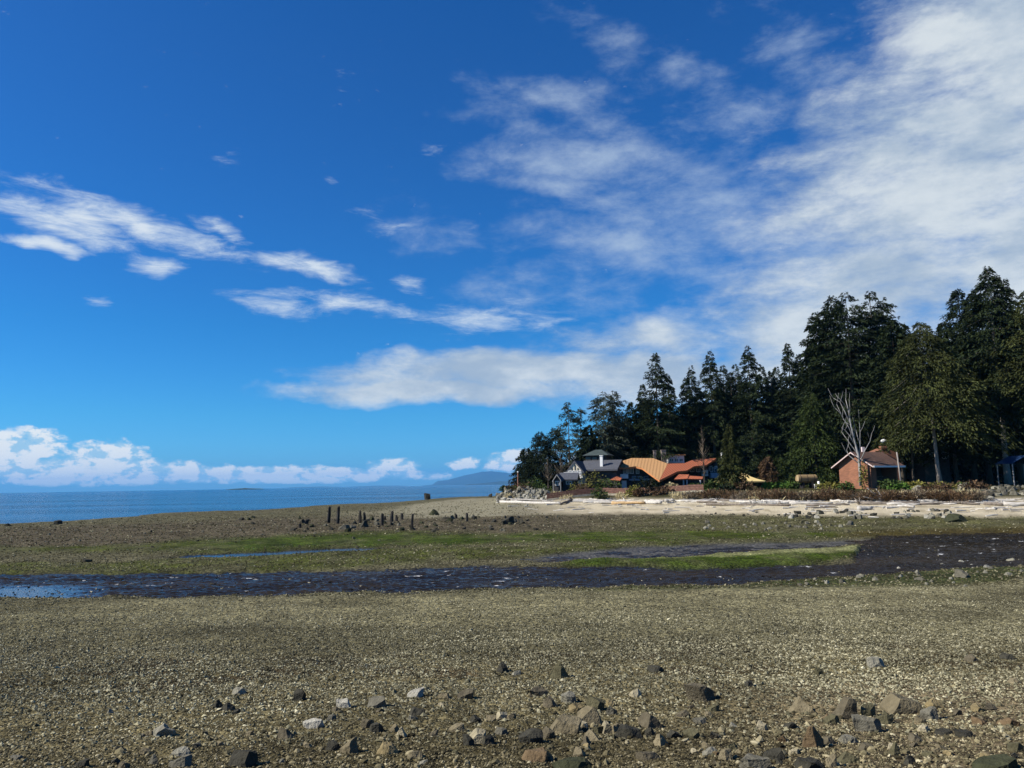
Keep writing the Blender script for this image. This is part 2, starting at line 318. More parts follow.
def masks(X, Y, px, D):
    q = FPX * EYE / np.maximum(D, 1.0)
    w = (fbm(X * .22, Y * .12, 3) - .5) * 9 * np.clip(q / 80, .25, 1.2); w2 = (fbm(X * .9, Y * .45, 9) - .5) * 5 * np.clip(q / 80, .2, 1.2)
    j = q + w * .8 + w2
    M = {}
    M['stream'] = band(px, q + w * .35 + w2 * .9, [(-600, 568), (0, 570), (200, 570), (330, 568), (430, 564), (560, 563), (700, 564), (800, 561.5), (870, 558), (1024, 555), (1500, 551)],
                       [(-600, 595), (0, 591), (200, 590), (420, 584), (560, 582), (730, 577), (860, 570), (960, 562), (1024, 558), (1500, 551)], 2.2)
    M['pool'] = band(px, q + w * .2 + w2 * .3, [(840, 560), (852, 543), (870, 534), (940, 531), (1024, 530.5), (1500, 528)], [(840, 561), (870, 562), (1024, 564), (1500, 560)], 1.5) * sstep(px + w * 2, 838, 856)
    M['side'] = band(px, q + w * .25 + w2 * .4, [(500, 557), (560, 551), (620, 546), (700, 542.5), (800, 540), (860, 537), (900, 535)], [(500, 560), (560, 558), (640, 556), (720, 551), (800, 546), (850, 542), (900, 542)], 1.0) * sstep(px, 505, 560) * (1 - sstep(px, 880, 900))
    M['puddle'] = band(px, q + w * .1 + w2 * .3, [(130, 554.5), (250, 549.5), (345, 545.5), (420, 543.5), (520, 541)], [(130, 557), (250, 554), (345, 549.5), (420, 546), (520, 542)], .8) * sstep(px + w2 * 6, 130, 240) * (1 - sstep(px + w2 * 6, 340, 420))
    g1 = band(px, j, [(-600, 540), (100, 546), (180, 541), (260, 537), (350, 534), (480, 533), (600, 531), (720, 531), (860, 532), (1500, 530)], [(-600, 548), (100, 552), (250, 550), (345, 546), (520, 541), (620, 542), (760, 538), (860, 536), (1500, 533)], 2)
    g2 = band(px, j, [(-600, 556), (100, 562), (180, 557), (345, 549), (450, 545), (560, 543), (640, 541), (700, 540)], [(-600, 570), (100, 572), (200, 570), (330, 566), (430, 560), (520, 555), (600, 549), (700, 543)], 2)
    g3 = band(px, j, [(540, 560), (600, 557.5), (660, 556), (720, 552), (800, 547.5), (840, 545), (880, 545)], [(540, 562), (640, 565.5), (720, 566), (800, 562), (855, 552), (880, 547)], 1.3) * sstep(px, 530, 580) * (1 - sstep(px + w * 2, 852, 872))
    g4 = band(px, j, [(560, 586), (700, 580), (860, 573), (960, 566), (1024, 562), (1500, 555)], [(560, 589), (700, 588), (860, 587), (960, 580), (1024, 574), (1500, 565)], 1.0) * sstep(px, 540, 640)
    g5 = band(px, j, [(500, 524), (600, 523), (700, 521), (860, 518), (1024, 518), (1500, 516)], [(500, 533), (600, 532), (860, 531), (1024, 530), (1500, 528)], 2) * sstep(px, 520, 680)
    M['algae'] = np.maximum.reduce([g1 * .9, g2 * .75, g3, g4 * .8]) ; M['algae5'] = g5
    M['g1'] = g1 * sstep(px, 160, 260) * (1 - .45 * sstep(px, 520, 700)); M['g3'] = g3; M['g4'] = g4
    M['g3top'] = band(px, j, [(540, 558), (640, 556), (720, 551), (800, 546), (860, 544)], [(540, 559), (640, 558), (720, 556), (800, 553), (860, 551)], 1.0) * sstep(px, 600, 760) * (1 - sstep(px, 852, 866))
    zr = terr_base(px, D)
    M['sand'] = sstep(px, 500, 600) * sstep(zr + (w2 * .03), .52, .7) * (1 - sstep(zr, 1.5, 2.0)) * (D > 50)
    M['sandL'] = (1 - sstep(px, 480, 600)) * sstep(zr + w2 * .01, .37, .52) * (D > 86) * sstep(px, 250, 380)
    M['back'] = sstep(zr, 1.55, 2.1) * (D > 50)
    M['bar'] = band(px, j, [(-600, 532), (0, 528), (250, 521), (400, 517), (480, 515), (560, 515), (640, 514)], [(-600, 545), (100, 546), (250, 536), (480, 533), (600, 531), (700, 528)], 3) * (1 - sstep(px, 560, 720))
    M['near'] = 1 - sstep(D, 28, 31)
    return M, zr, q, w, w2
def terrain(X, Y):
    X = np.asarray(X, float); Y = np.asarray(Y, float)
    r = np.hypot(X, Y); ph = np.clip(np.arctan2(X, Y), -.93, .93)
    D = r * np.cos(ph); D = np.where(Y < 0, np.maximum(-r, -30) * 0 + np.minimum(D, 3) * 0 + Y.clip(-30, 0), D) if False else D
    px = 512 + FPX * np.tan(ph)
    M, z, q, w, w2 = masks(X, Y, px, D)
    wat = np.maximum.reduce([M['stream'], M['pool']])
    z = z - .2 * wat - .10 * M['side'] - .27 * M['puddle'] + .07 * M['g3'] * (1 - wat) + .05 * M['algae'] * (1 - wat)
    z = z + (fbm(X * .35, Y * .35, 21) - .5) * .10 + (fbm(X * 1.7, Y * 1.7, 31, 3) - .5) * .045 * (D < 60) + (fbm(X * 8, Y * 8, 37, 2) - .5) * .02 * (D < 14)
    return z, M, px, D, q, w, w2
def H(x, y): return float(terrain(np.array([x]), np.array([y]))[0][0])
def ground(px, py, dlo=4.0, dhi=300.0):       # first hit of the view line with the land
    d = ray(px, py); n = 400
    ts = 1 / np.linspace(1 / dlo, 1 / dhi, n); xs = d.x * ts / d.y; ys = ts; zs = EYE + d.z * ts / d.y
    g = terrain(xs, ys)[0]; k = np.where(zs <= g)[0]
    if not len(k): return at(px, py, 100)
    i = max(k[0], 1); a = (zs[i - 1] - g[i - 1]); b = (g[i] - zs[i]); t = a / max(a + b, 1e-9)
    Y = ys[i - 1] + (ys[i] - ys[i - 1]) * t
    return Vector((d.x / d.y * Y, Y, H(d.x / d.y * Y, Y)))

def build_ground():
    pf = np.concatenate([np.linspace(-math.pi, -.95, 40), np.arctan(np.linspace(-1.35, 1.35, 760)), np.linspace(.95, math.pi, 40)])
    pf = np.unique(np.round(pf, 6))
    q = np.concatenate([[1 / .4, 1 / .8, 1 / 1.3, 1 / 1.9, 1 / 2.5, 1 / 3.1], np.linspace(1 / 3.6, 1 / 420, 1000)]); r = 1 / q
    r = np.concatenate([r, [600, 1000, 2000, 5000, 11000]])
    R, P = np.meshgrid(r, pf, indexing='ij'); X = R * np.sin(P); Y = R * np.cos(P)
    z, M, px, D, qq, w, w2 = terrain(X, Y)
    far = sstep(R, 380, 600); z = z * (1 - far) - 3 * far
    nr, npf = R.shape
    V = np.stack([X, Y, z], -1).reshape(-1, 3)
    i = np.arange(nr - 1)[:, None] * npf; jx = np.arange(npf - 1)[None, :]
    F = np.stack([i + jx, i + npf + jx, i + npf + jx + 1, i + jx + 1], -1).reshape(-1, 4)[:, ::-1]
    me = mesh_np('ground', V, F, smooth=True)
    # colours of the ground cover: pebbles with gap shade, weed, mud, sand, soil
    def c(*v): return np.array(v)
    big = fbm(X * .12, Y * .12, 51)[..., None]; med = fbm(X * .8, Y * .8, 61)[..., None]
    colr = c(.100, .092, .058) * (.7 + .6 * med)                                            # weedy flats
    def lay(col, m, k=1.0):
        nonlocal colr
        m = np.clip(m * k, 0, 1)[..., None]; colr = colr * (1 - m) + col * m
    lay(c(.088, .074, .052) * (.5 + 1. * med), M['bar'])
    patch = sstep(fbm(X * .5, Y * .25, 77) , .35, .6)
    pf = sstep(fbm(X * 1.6, Y * .8, 78), .40, .62)
    lay(c(.054, .064, .012) * (.4 + 1.2 * med), M['algae'] * (.32 + .5 * patch + .35 * pf))
    lay(c(.040, .060, .009) * (.3 + 1.4 * med), M['g1'] * .95 * (.35 + .4 * patch + .3 * pf))
    lay(c(.044, .068, .010) * (.3 + 1.4 * med), M['g3'] * .95 * (.4 + .35 * patch + .35 * pf))
    lay(c(.24, .24, .12) * (.5 + 1. * med), M['g3top'] * .75)
    lay(c(.040, .048, .016) * (.5 + 1. * med), M['g4'] * .85)
    lay(c(.075, .076, .026) * (.5 + 1. * med), M['algae5'] * (.2 + .5 * pf))
    lay(c(.30, .275, .205) * (.8 + .4 * med), M['sandL'] * .8)
    lay(c(.60, .52, .40) * (.85 + .3 * med), M['sand'])
    sl = terr_base(px, D); wr = (fbm(X * .8, Y * 1.2, 83) - .5) * .22
    for z0, wd, cc in ((.66, .05, (.12, .10, .06)), (.86, .035, (.20, .16, .10)), (1.15, .05, (.24, .19, .12)), (1.32, .04, (.75, .68, .55))):
        lay(c(*cc) * (.7 + .6 * med), M['sand'] * np.exp(-((sl + wr - z0) / wd) ** 2) * .65 * sstep(fbm(X * .5, Y * .5, 87), .35, .6))
    lay(c(.055, .052, .025) * (.6 + .8 * med), M['back'])
    # near shingle: pale green-grey at the stream, darker and browner towards the camera, a sandy pink patch low on the right
    ng = c(.215, .200, .128) * (.80 + .4 * med); t = sstep(qq + w * 2.2, 150, 225)[..., None]
    ng = ng * (1 - t) + c(.145, .126, .074) * (.75 + .5 * med) * t
    t = (sstep(qq + w * 2, 225, 275) * sstep(px + w * 12, 560, 900))[..., None]; ng = ng * (1 - t) + c(.175, .142, .098) * (.8 + .4 * med) * t
    t = (sstep(fbm(X * .7, Y * 1.4, 91), .50, .64) * sstep(qq, 170, 200) * (1 - sstep(qq, 240, 270)))[..., None]; ng = ng * (1 - t * .75) + c(.062, .046, .030) * t * .75
    ng = ng * np.array([.66, .64, .60]) * (.72 + .5 * sstep(fbm(X * .16, Y * .3, 55), .35, .62)[..., None])  # near ground darkened in colour to stand for shaded gaps between pebbles
    m = M['near'][..., None]; colr = colr * (1 - m) + ng * m
    wet = np.maximum.reduce([M['stream'], M['pool'], M['puddle']]); lay(c(.022, .020, .016) * (.5 + med), wet, 1.1)
    mg = np.clip(band(px, qq + w2 * .4, [(820, 533), (870, 530), (1024, 527), (1500, 525)], [(820, 537), (870, 535), (1024, 532), (1500, 530)], 1.2) * sstep(px, 800, 860), 0, 1); lay(c(.06, .045, .015) * (.6 + .8 * med), mg * .8)
    lay(c(.085, .05, .018), M['pool'] * sstep(fbm(X * .15, Y * .3, 15), .42, .6) * .6)
    lay(c(.075, .070, .068) * (.6 + .8 * med), M['side'] * .9)
    wetness = np.clip(np.maximum.reduce([wet, M['side'] * .9, M['algae'] * .3, M['g4'] * .5]), 0, 1)
    colr = colr * np.array([.86, .85, .76])
    at_ = me.color_attributes.new('albedo', 'FLOAT_COLOR', 'POINT')
    at_.data.foreach_set('color', np.concatenate([colr.reshape(-1, 3), np.ones((len(V), 1))], 1).astype(np.float32).ravel())
    a2 = me.attributes.new('wet', 'FLOAT', 'POINT'); a2.data.foreach_set('value', wetness.astype(np.float32).ravel())
    a3 = me.attributes.new('sandy', 'FLOAT', 'POINT'); a3.data.foreach_set('value', np.clip(M['sand'] + M['sandL'] * .8 + M['back'], 0, 1).astype(np.float32).ravel())
    m, nt, N, L, B = newmat('shore_ground')
    at1 = N.new('ShaderNodeAttribute'); at1.attribute_name = 'albedo'; aw = N.new('ShaderNodeAttribute'); aw.attribute_name = 'wet'; as_ = N.new('ShaderNodeAttribute'); as_.attribute_name = 'sandy'
    tc = N.new('ShaderNodeTexCoord')
    def voro(s):
        v = N.new('ShaderNodeTexVoronoi'); v.inputs['Scale'].default_value = s; v.inputs['Randomness'].default_value = 1; L.new(tc.outputs['Object'], v.inputs['Vector']); return v
    v1, v2 = voro(32), voro(7)
    nz = N.new('ShaderNodeTexNoise'); nz.inputs['Scale'].default_value = 2.2; nz.inputs['Detail'].default_value = 9; nz.inputs['Roughness'].default_value = .75; L.new(tc.outputs['Object'], nz.inputs['Vector'])
    def sepx(s): 
        n = N.new('ShaderNodeSeparateColor'); L.new(s, n.inputs[0]); return n.outputs[0]
    def mr(s, a, b, c_, d_):
        n = N.new('ShaderNodeMapRange'); L.new(s, n.inputs[0]); n.inputs[1].default_value = a; n.inputs[2].default_value = b; n.inputs[3].default_value = c_; n.inputs[4].default_value = d_; return n.outputs[0]
    def mul(a, b):
        n = N.new('ShaderNodeMath'); n.operation = 'MULTIPLY'; L.new(a, n.inputs[0]); L.new(b, n.inputs[1]); return n.outputs[0]
    nf = N.new('ShaderNodeTexNoise'); nf.inputs['Scale'].default_value = .45; nf.inputs['Detail'].default_value = 8; nf.inputs['Roughness'].default_value = .8; L.new(tc.outputs['Object'], nf.inputs['Vector'])
    k = mul(mul(mul(mr(nf.outputs['Fac'], .35, .65, .6, 1.45), mr(sepx(v1.outputs['Color']), 0, 1, .55, 1.5)), mr(sepx(v2.outputs['Color']), 0, 1, .62, 1.42)), mr(nz.outputs['Fac'], .3, .7, .6, 1.4))
    mx = N.new('ShaderNodeMix'); L.new(as_.outputs['Fac'], mx.inputs[0]); L.new(k, mx.inputs[2]); L.new(mr(nz.outputs['Fac'], .3, .7, .82, 1.15), mx.inputs[3])
    vm = N.new('ShaderNodeVectorMath'); vm.operation = 'SCALE'; L.new(at1.outputs['Color'], vm.inputs[0]); L.new(mx.outputs[0], vm.inputs['Scale'])
    L.new(vm.outputs[0], B.inputs['Base Color'])
    L.new(mr(aw.outputs['Fac'], 0, 1, 1.0, .55), B.inputs['Roughness']); L.new(mr(aw.outputs['Fac'], .4, 1, .03, .25), B.inputs['Specular IOR Level'])
    b1 = N.new('ShaderNodeBump'); b1.invert = True; b1.inputs['Strength'].default_value = .9; b1.inputs['Distance'].default_value = .02; L.new(v1.outputs['Distance'], b1.inputs['Height'])
    b2 = N.new('ShaderNodeBump'); b2.invert = True; b2.inputs['Strength'].default_value = .8; b2.inputs['Distance'].default_value = .08; L.new(v2.outputs['Distance'], b2.inputs['Height']); L.new(b1.outputs[0], b2.inputs['Normal'])
    L.new(b2.outputs[0], B.inputs['Normal'])
    kind(link('ground', me, m), 'structure')
build_ground()

# ------------------------------------------------------------------ water
def watermat(name, base, rough, scale, bump, stretch, foam=None, far_flat=None):
    m, nt, N, L, B = newmat(name)
    tc = N.new('ShaderNodeTexCoord'); mp = N.new('ShaderNodeMapping'); mp.inputs['Scale'].default_value = stretch; L.new(tc.outputs['Object'], mp.inputs[0])
    n = N.new('ShaderNodeTexNoise'); n.inputs['Scale'].default_value = scale; n.inputs['Detail'].default_value = 5; n.inputs['Roughness'].default_value = .65; L.new(mp.outputs[0], n.inputs['Vector'])
    bp = N.new('ShaderNodeBump'); bp.inputs['Strength'].default_value = 1.0; bp.inputs['Distance'].default_value = bump; L.new(n.outputs['Fac'], bp.inputs['Height']); L.new(bp.outputs[0], B.inputs['Normal'])
    B.inputs['Base Color'].default_value = (*base, 1); B.inputs['Roughness'].default_value = rough; B.inputs['IOR'].default_value = 1.33; B.inputs['Specular IOR Level'].default_value = .5 if far_flat else .15
    if not far_flat:       # broken, bubbly water mirrors far less than the still pools
        ca = N.new('ShaderNodeAttribute'); ca.attribute_name = 'calm'; cs = N.new('ShaderNodeMapRange'); L.new(ca.outputs['Fac'], cs.inputs[0]); cs.inputs[1].default_value = .25; cs.inputs[2].default_value = .8; cs.inputs[3].default_value = .03; cs.inputs[4].default_value = .5; L.new(cs.outputs[0], B.inputs['Specular IOR Level'])
    p = N.new('ShaderNodeTexNoise'); p.inputs['Scale'].default_value = .02 if far_flat else .25; p.inputs['Detail'].default_value = 6; L.new(mp.outputs[0], p.inputs['Vector'])
    cr = N.new('ShaderNodeMix'); cr.data_type = 'RGBA'; mr = N.new('ShaderNodeMapRange'); mr.inputs[1].default_value = .35; mr.inputs[2].default_value = .65; L.new(p.outputs['Fac'], mr.inputs[0]); L.new(mr.outputs[0], cr.inputs[0])
    cr.inputs[6].default_value = (*(v * .6 for v in base), 1); cr.inputs[7].default_value = (*(v * 1.5 for v in base), 1) if far_flat else (.026, .021, .016, 1); col = cr.outputs[2]
    if foam:
        f = N.new('ShaderNodeTexNoise'); f.inputs['Scale'].default_value = foam[0]; f.inputs['Detail'].default_value = 7; f.inputs['Roughness'].default_value = .7; L.new(mp.outputs[0], f.inputs['Vector'])
        f2 = N.new('ShaderNodeMapRange'); f2.inputs[1].default_value = foam[1]; f2.inputs[2].default_value = foam[1] + .05; L.new(f.outputs['Fac'], f2.inputs[0])
        c2 = N.new('ShaderNodeMix'); c2.data_type = 'RGBA'; L.new(f2.outputs[0], c2.inputs[0]); L.new(col, c2.inputs[6]); c2.inputs[7].default_value = (.6, .6, .58, 1); col = c2.outputs[2]
        rr = N.new('ShaderNodeMapRange'); L.new(f2.outputs[0], rr.inputs[0]); rr.inputs[3].default_value = rough; rr.inputs[4].default_value = .9; L.new(rr.outputs[0], B.inputs['Roughness'])
    L.new(col, B.inputs['Base Color']); return m
def build_water():
    px = np.linspace(-330, 1350, 1250); q = np.linspace(FPX * 4.1 / 68, FPX * 4.1 / 27, 460); Q, P = np.meshgrid(q, px, indexing='ij'); Y = FPX * 4.1 / Q; X = (P - 512) / FPX * Y
    calm = sstep(fbm(X * .10, Y * .35, 71, 3), .42, .62); calm = np.maximum(np.maximum(calm * .25, (1 - sstep(P, 50, 150)) * (1 - sstep(Y, 33.5, 36)) * .9), sstep(P, 180, 240) * (1 - sstep(P, 400, 460)) * sstep(Y, 45, 47) * .97)
    h = (vnoise(X * .8 + 3, Y * 1.9, 5) - .5) * .022 + (vnoise(X * 2.6, Y * 5.5 + 7, 6) - .5) * .026 + (vnoise(X * 6.5 + 1, Y * 12, 8) - .5) * .018
    V = np.stack([X, Y, WATER + h * 3.2 * (1 - calm)], -1).reshape(-1, 3); n = len(px); i = np.arange(len(q) - 1)[:, None] * n; j = np.arange(n - 1)[None]
    F = np.stack([i + j, i + n + j, i + n + j + 1, i + j + 1], -1).reshape(-1, 4)
    sm = mesh_np('stream', V, F, True); ca = sm.attributes.new('calm', 'FLOAT', 'POINT'); ca.data.foreach_set('value', calm.astype(np.float32).ravel())
    kind(link('stream', sm, watermat('stream_water', (.019, .018, .020), .08, 9.0, .012, (.7, 1.3, 1), foam=(1.1, .64))), 'structure')
    r = np.array([80, 150, 400, 1500, 5000, 12000, 30000.]); p = np.linspace(-1.5, .9, 60); R, P = np.meshgrid(r, p, indexing='ij')
    V = np.stack([R * np.sin(P), R * np.cos(P), np.full_like(R, SEA)], -1).reshape(-1, 3); n = len(p); i = np.arange(len(r) - 1)[:, None] * n; j = np.arange(n - 1)[None]
    F = np.stack([i + j, i + j + 1, i + n + j + 1, i + n + j], -1).reshape(-1, 4)
    kind(link('sea', mesh_np('sea', V, F), watermat('sea_water', (.016, .085, .17), .22, .55, 1.1, (.35, 1, 1), far_flat=True)), 'structure')
build_water()

# ------------------------------------------------------------------ far land
def build_far():
    hm = noisy('far_forest', (.015, .03, .02), (.03, .045, .03), .0014, .95, 6)
    def ridge(name, Y, pts, depth, seed):      # pts: (px, row) of the skyline
        xs = np.linspace(pts[0][0], pts[-1][0], 240); ys = np.interp(xs, [p[0] for p in pts], [p[1] for p in pts])
        rows = 14; V = []
        for k in range(rows):
            t = k / (rows - 1) * 2 - 1
            for x, yy in zip(xs, ys):
                p = at(x, hor(x), Y); hgt = max((hor(x) - yy) * Y / FPX, 0)
                nz = fbm(np.array([x * .09]), np.array([k * .6]), seed)[0]
                V.append((p.x * (1 + t * depth / Y), Y + t * depth, -4 + (hgt + 4) * (max(1 - abs(t), 0) ** .8) * (1 if abs(t) < .1 else .75 + .4 * nz)))
        n = len(xs); i = np.arange(rows - 1)[:, None] * n; j = np.arange(n - 1)[None]
        F = np.stack([i + j, i + j + 1, i + n + j + 1, i + n + j], -1).reshape(-1, 4)
        kind(link(name, mesh_np(name, V, F, True), hm), 'structure')
    ridge('hills', 25000, [(270, 489), (290, 487.3), (320, 486.4), (345, 486.8), (375, 485.6), (400, 485.5), (415, 486.2), (432, 484.6), (438, 480.5), (447, 479.8), (455, 477.5), (464, 475), (474, 472.8), (482, 471), (492, 470.6), (502, 471.6), (512, 473), (530, 474.5), (560, 479), (600, 484)], 2600, 5)
    ridge('headland', 15000, [(455, 486.5), (470, 483.6), (485, 482.6), (500, 480.8), (515, 480.4), (540, 480), (580, 483)], 900, 8)
    V = []; o = at(245, 489, 3800)
    bm = bmesh.new(); bmesh.ops.create_icosphere(bm, subdivisions=3, radius=1)
    for v in bm.verts:
        v.co = Vector((v.co.x * 95, v.co.y * 40, v.co.z * (2.4 + 7 * fbm(np.array([v.co.x * 3 + 9]), np.array([v.co.y]), 3)[0])))
    me = bpy.data.meshes.new('islet'); bm.to_mesh(me); bm.free(); i = link('islet', me, hm); i.location = (o.x, o.y, SEA); kind(i, 'structure')
build_far()
def build_haze():
    x0, x1, y0, y1, z0, z1 = -28000, 28000, -60, 31000, -6, 540
    mb = MB(); mb.box(((x0 + x1) / 2, (y0 + y1) / 2, (z0 + z1) / 2), (x1 - x0, y1 - y0, z1 - z0))
    m = bpy.data.materials.new('haze_air'); m.use_nodes = True; N = m.node_tree.nodes; N.clear()
    v = N.new('ShaderNodeVolumePrincipled'); v.inputs['Color'].default_value = (.14, .50, 1, 1); v.inputs['Density'].default_value = 3.6e-5; v.inputs['Anisotropy'].default_value = .0
    o = N.new('ShaderNodeOutputMaterial'); m.node_tree.links.new(v.outputs[0], o.inputs['Volume'])
    kind(mb.build('haze', m), 'stuff')
build_haze()

# ------------------------------------------------------------------ vegetation
def quads_from(base, dirv, length, width, droop, normal_jit):
    """leaf sprays as bent diamonds: arrays (n,3),(n,3),(n),(n)"""
    n = len(base); up = np.array([0, 0, 1.0]); d = dirv / np.linalg.norm(dirv, axis=1, keepdims=True)
    rnd = RNG.normal(0, 1, (n, 3)) * normal_jit + up
    side = np.cross(d, rnd); side /= np.linalg.norm(side, axis=1, keepdims=True) + 1e-9
    mid = base + d * (length * .5)[:, None]; tip = base + d * length[:, None]; tip[:, 2] -= droop * length
    V = np.stack([base, mid + side * (width * .5)[:, None], tip, mid - side * (width * .5)[:, None]], 1).reshape(-1, 3)
    F = np.arange(n * 4).reshape(-1, 4); return V, F
def conifer_crown(Ht, R, base=.1, p=1.0, q=.85, nb=150, spr=34, droop=.35, lean=0.0, ragged=.35, size=.75, up=.15, gaps=0.0):
    R = R * 1.3; nb = int(nb * 1.5); spr = int(spr * 1.7); size = size * .66
    t = base + (1 - base) * np.sort(RNG.random(nb) ** .9); ph = RNG.random(nb) * 2 * math.pi
    prof = np.clip(1 - ((t - base) / (1 - base)) ** p, 0, 1) ** q
    clump = fbm(ph * 1.3, t * Ht * .5, int(RNG.integers(1000)), 4)
    L = R * (prof * (1 - ragged + 2 * ragged * clump) * (0.75 + .5 * RNG.random(nb)) + .02)
    if gaps: keep = (RNG.random(nb) > gaps * (t < .8)); t, ph, L = t[keep], ph[keep], L[keep]
    B, Dv, S = [], [], []
    for ti, phi, Li in zip(t, ph, L):
        k = max(3, int(spr * (Li / R) ** .8 + 2)); u = .12 + .88 * RNG.random(k) ** .75
        x = u * Li; z = ti * Ht + up * x - droop * x * u; d = np.array([math.cos(phi), math.sin(phi), 0]); s = np.array([-d[1], d[0], 0])
        off = RNG.normal(0, .14, k) * Li * (1 - .4 * u)
        B.append(d * x[:, None] + s * off[:, None] + np.array([0, 0, 1]) * (z + RNG.normal(0, .12, k))[:, None])
        ang = RNG.normal(0, .55, k); Dv.append(np.cos(ang)[:, None] * d + np.sin(ang)[:, None] * s + np.array([0, 0, 1]) * RNG.normal(-.2 * droop, .3, k)[:, None]); S.append(np.full(k, 1.0) * (.6 + .4 * min(1, Li / R + .3)))
    B = np.concatenate(B); Dv = np.concatenate(Dv); S = np.concatenate(S)
    n = len(B); ln = size * S * (.6 + .8 * RNG.random(n))
    V, F = quads_from(B, Dv, ln * 1.25, ln * (.34 + .2 * RNG.random(n)), .35, .4); V[:, 0] += lean * V[:, 2] / Ht; return V, F, t, ph, L
def tree(px, top, wpx, D, leaf, label, base=.08, p=1.0, q=.85, nb=150, spr=34, droop=.35, lean=0., ragged=.35, size=.75, up=.15, gaps=0., bark=None, group='evergreen trees of the wood', cat='tree', name='conifer_tree', trunk_r=None):
    g = at(px, 480, D); z0 = H(g.x, g.y) - .1; Ht = at(px, top, D).z - z0; R = wpx / 2 * D / FPX
    root = thing(name, (g.x, g.y, z0), label, cat, group)
    V, F, t, ph, L = conifer_crown(Ht, R, base, p, q, nb, spr, droop, lean, ragged, size, up, gaps)
    tr = trunk_r or Ht * .013; mb = MB()
    mb.tube([(lean * k / 8 * 1.0, .12 * math.sin(k * 1.7), Ht * k / 8 * .98) for k in range(9)], [tr * (1 - k / 8 * .93) * (1.35 if k == 0 else 1) for k in range(9)], 8)
    for i in range(0, len(t), max(1, len(t) // 40)):
        a = Vector((lean * t[i], 0, t[i] * Ht)); d = Vector((math.cos(ph[i]), math.sin(ph[i]), 0)); l = L[i] * .8
        mb.tube([a, a + d * l * .5 + Vector((0, 0, (up - droop * .5) * l * .5)), a + d * l + Vector((0, 0, (up - droop) * l))], [tr * .22, tr * .14, .01], 4)
    mb.build_local('trunk', bark or BARK, root, smooth=True)
    link('crown', mesh_np('crown', V, F), LEAF[leaf], root)
    return root
def shrub_mesh(w, d, h, n, size, upright=.3, twig=False):
    nl = 7; cs = np.stack([RNG.uniform(-.33, .33, nl) * w, RNG.uniform(-.33, .33, nl) * d, RNG.uniform(.2, .62, nl) * h], 1); rs = RNG.uniform(.3, .5, nl)
    k = RNG.integers(0, nl, n); v = RNG.normal(0, 1, (n, 3)); v /= np.linalg.norm(v, axis=1, keepdims=True); rad = RNG.random(n) ** .4
    B = cs[k] + v * (rad * rs[k])[:, None] * np.array([w * .9, d * .9, h * .95]); B[:, 2] = np.maximum(B[:, 2], .02)
    dv = v * np.array([1, 1, .6]) + np.array([0, 0, upright]) + RNG.normal(0, .35, (n, 3)); ln = size * (.6 + .8 * RNG.random(n))
    return quads_from(B, dv, ln, ln * (.14 if twig else .55), .15, .7)
def shrub(px, base, wpx, hpx, leaf, label, D=None, n=500, size=.35, upright=.3, twig=False, group=None, name='shrub', cat='shrub', stems=True):
    g = at(px, base, D) if D else ground(px, base, 50); g.z = H(g.x, g.y) - .05; s = g.y / FPX
    root = thing(name, g, label, cat, group); w, h = wpx * s, hpx * s
    V, F = shrub_mesh(w, w * .8, h, n, size, upright, twig); link('foliage', mesh_np('foliage', V, F), LEAF[leaf], root)
    mb = MB()
    for i in range(5):
        a = RNG.uniform(0, 6.28); mb.tube([(0, 0, 0), (math.cos(a) * w * .12, math.sin(a) * w * .12, h * .4), (math.cos(a) * w * .25, math.sin(a) * w * .25, h * .75)], [.05, .035, .01], 5)
    mb.build_local('stem', BARK, root); return root

FIR = dict(p=1.15, q=.85, droop=.34, ragged=.36)
BROAD = dict(p=1.7, q=.7, droop=.28, ragged=.5, nb=210, spr=42, size=.8)
tree(541, 432, 40, 153, 'dark', 'dense rounded dark evergreen at the seaward tip of the wood, above the pale boulders', base=.02, p=1.3, q=.7, nb=230, spr=30, size=.5, ragged=.4)
tree(570, 402, 26, 150, 'grey', 'thin see-through grey-green tree, first tall one from the sea', base=.25, p=1.6, q=.6, nb=80, spr=22, size=.6, ragged=.6, gaps=.35)
tree(582, 408, 22, 153, 'grey', 'thin grey-green tree just right of the first tall one from the sea', base=.25, p=1.7, q=.6, nb=70, spr=20, size=.6, ragged=.6, gaps=.35)
tree(606, 392, 40, 151, 'grey', 'round-topped open grey-green tree behind the slate roofed house', base=.15, p=2.0, q=.6, nb=120, spr=26, size=.65, ragged=.55, gaps=.2)
tree(590, 425, 30, 146, 'dark', 'short dark evergreen right behind the small green turret roof', base=.05, **FIR)
tree(696, 366, 40, 160, 'fir', 'slim fir in the low part between the tallest fir and the pointed fir', base=.0, nb=180, **FIR)
tree(729, 365, 40, 161, 'fir', 'fir filling the gap right of the pointed fir above the orange roof', base=.0, nb=180, **FIR)
tree(741, 364, 40, 159, 'fir', 'fir just left of the pointed fir above the yellow canopy', base=.0, nb=180, **FIR)
tree(768, 366, 38, 158, 'fir', 'fir just right of the pointed fir above the yellow canopy', base=.0, nb=180, **FIR)
tree(783, 366, 38, 158, 'fir', 'fir left of the pointed fir beside the broad firs', base=.0, nb=180, **FIR)
tree(806, 354, 34, 152, 'fir', 'fir tucked against the left side of the broad clump', base=.0, nb=180, **FIR)
tree(672, 374, 34, 157, 'fir', 'fir close behind the right side of the tallest fir', base=.0, nb=180, **FIR)
tree(646, 384, 34, 157, 'fir', 'fir close behind the left side of the tallest fir', base=.0, nb=180, **FIR)
tree(826, 313, 40, 137, 'fir', 'broad fir forming the left shoulder of the great clump', base=.06, **BROAD)
tree(844, 296, 62, 136, 'fir', 'broad fir between the two great ones, top of the clump', base=.06, **BROAD)
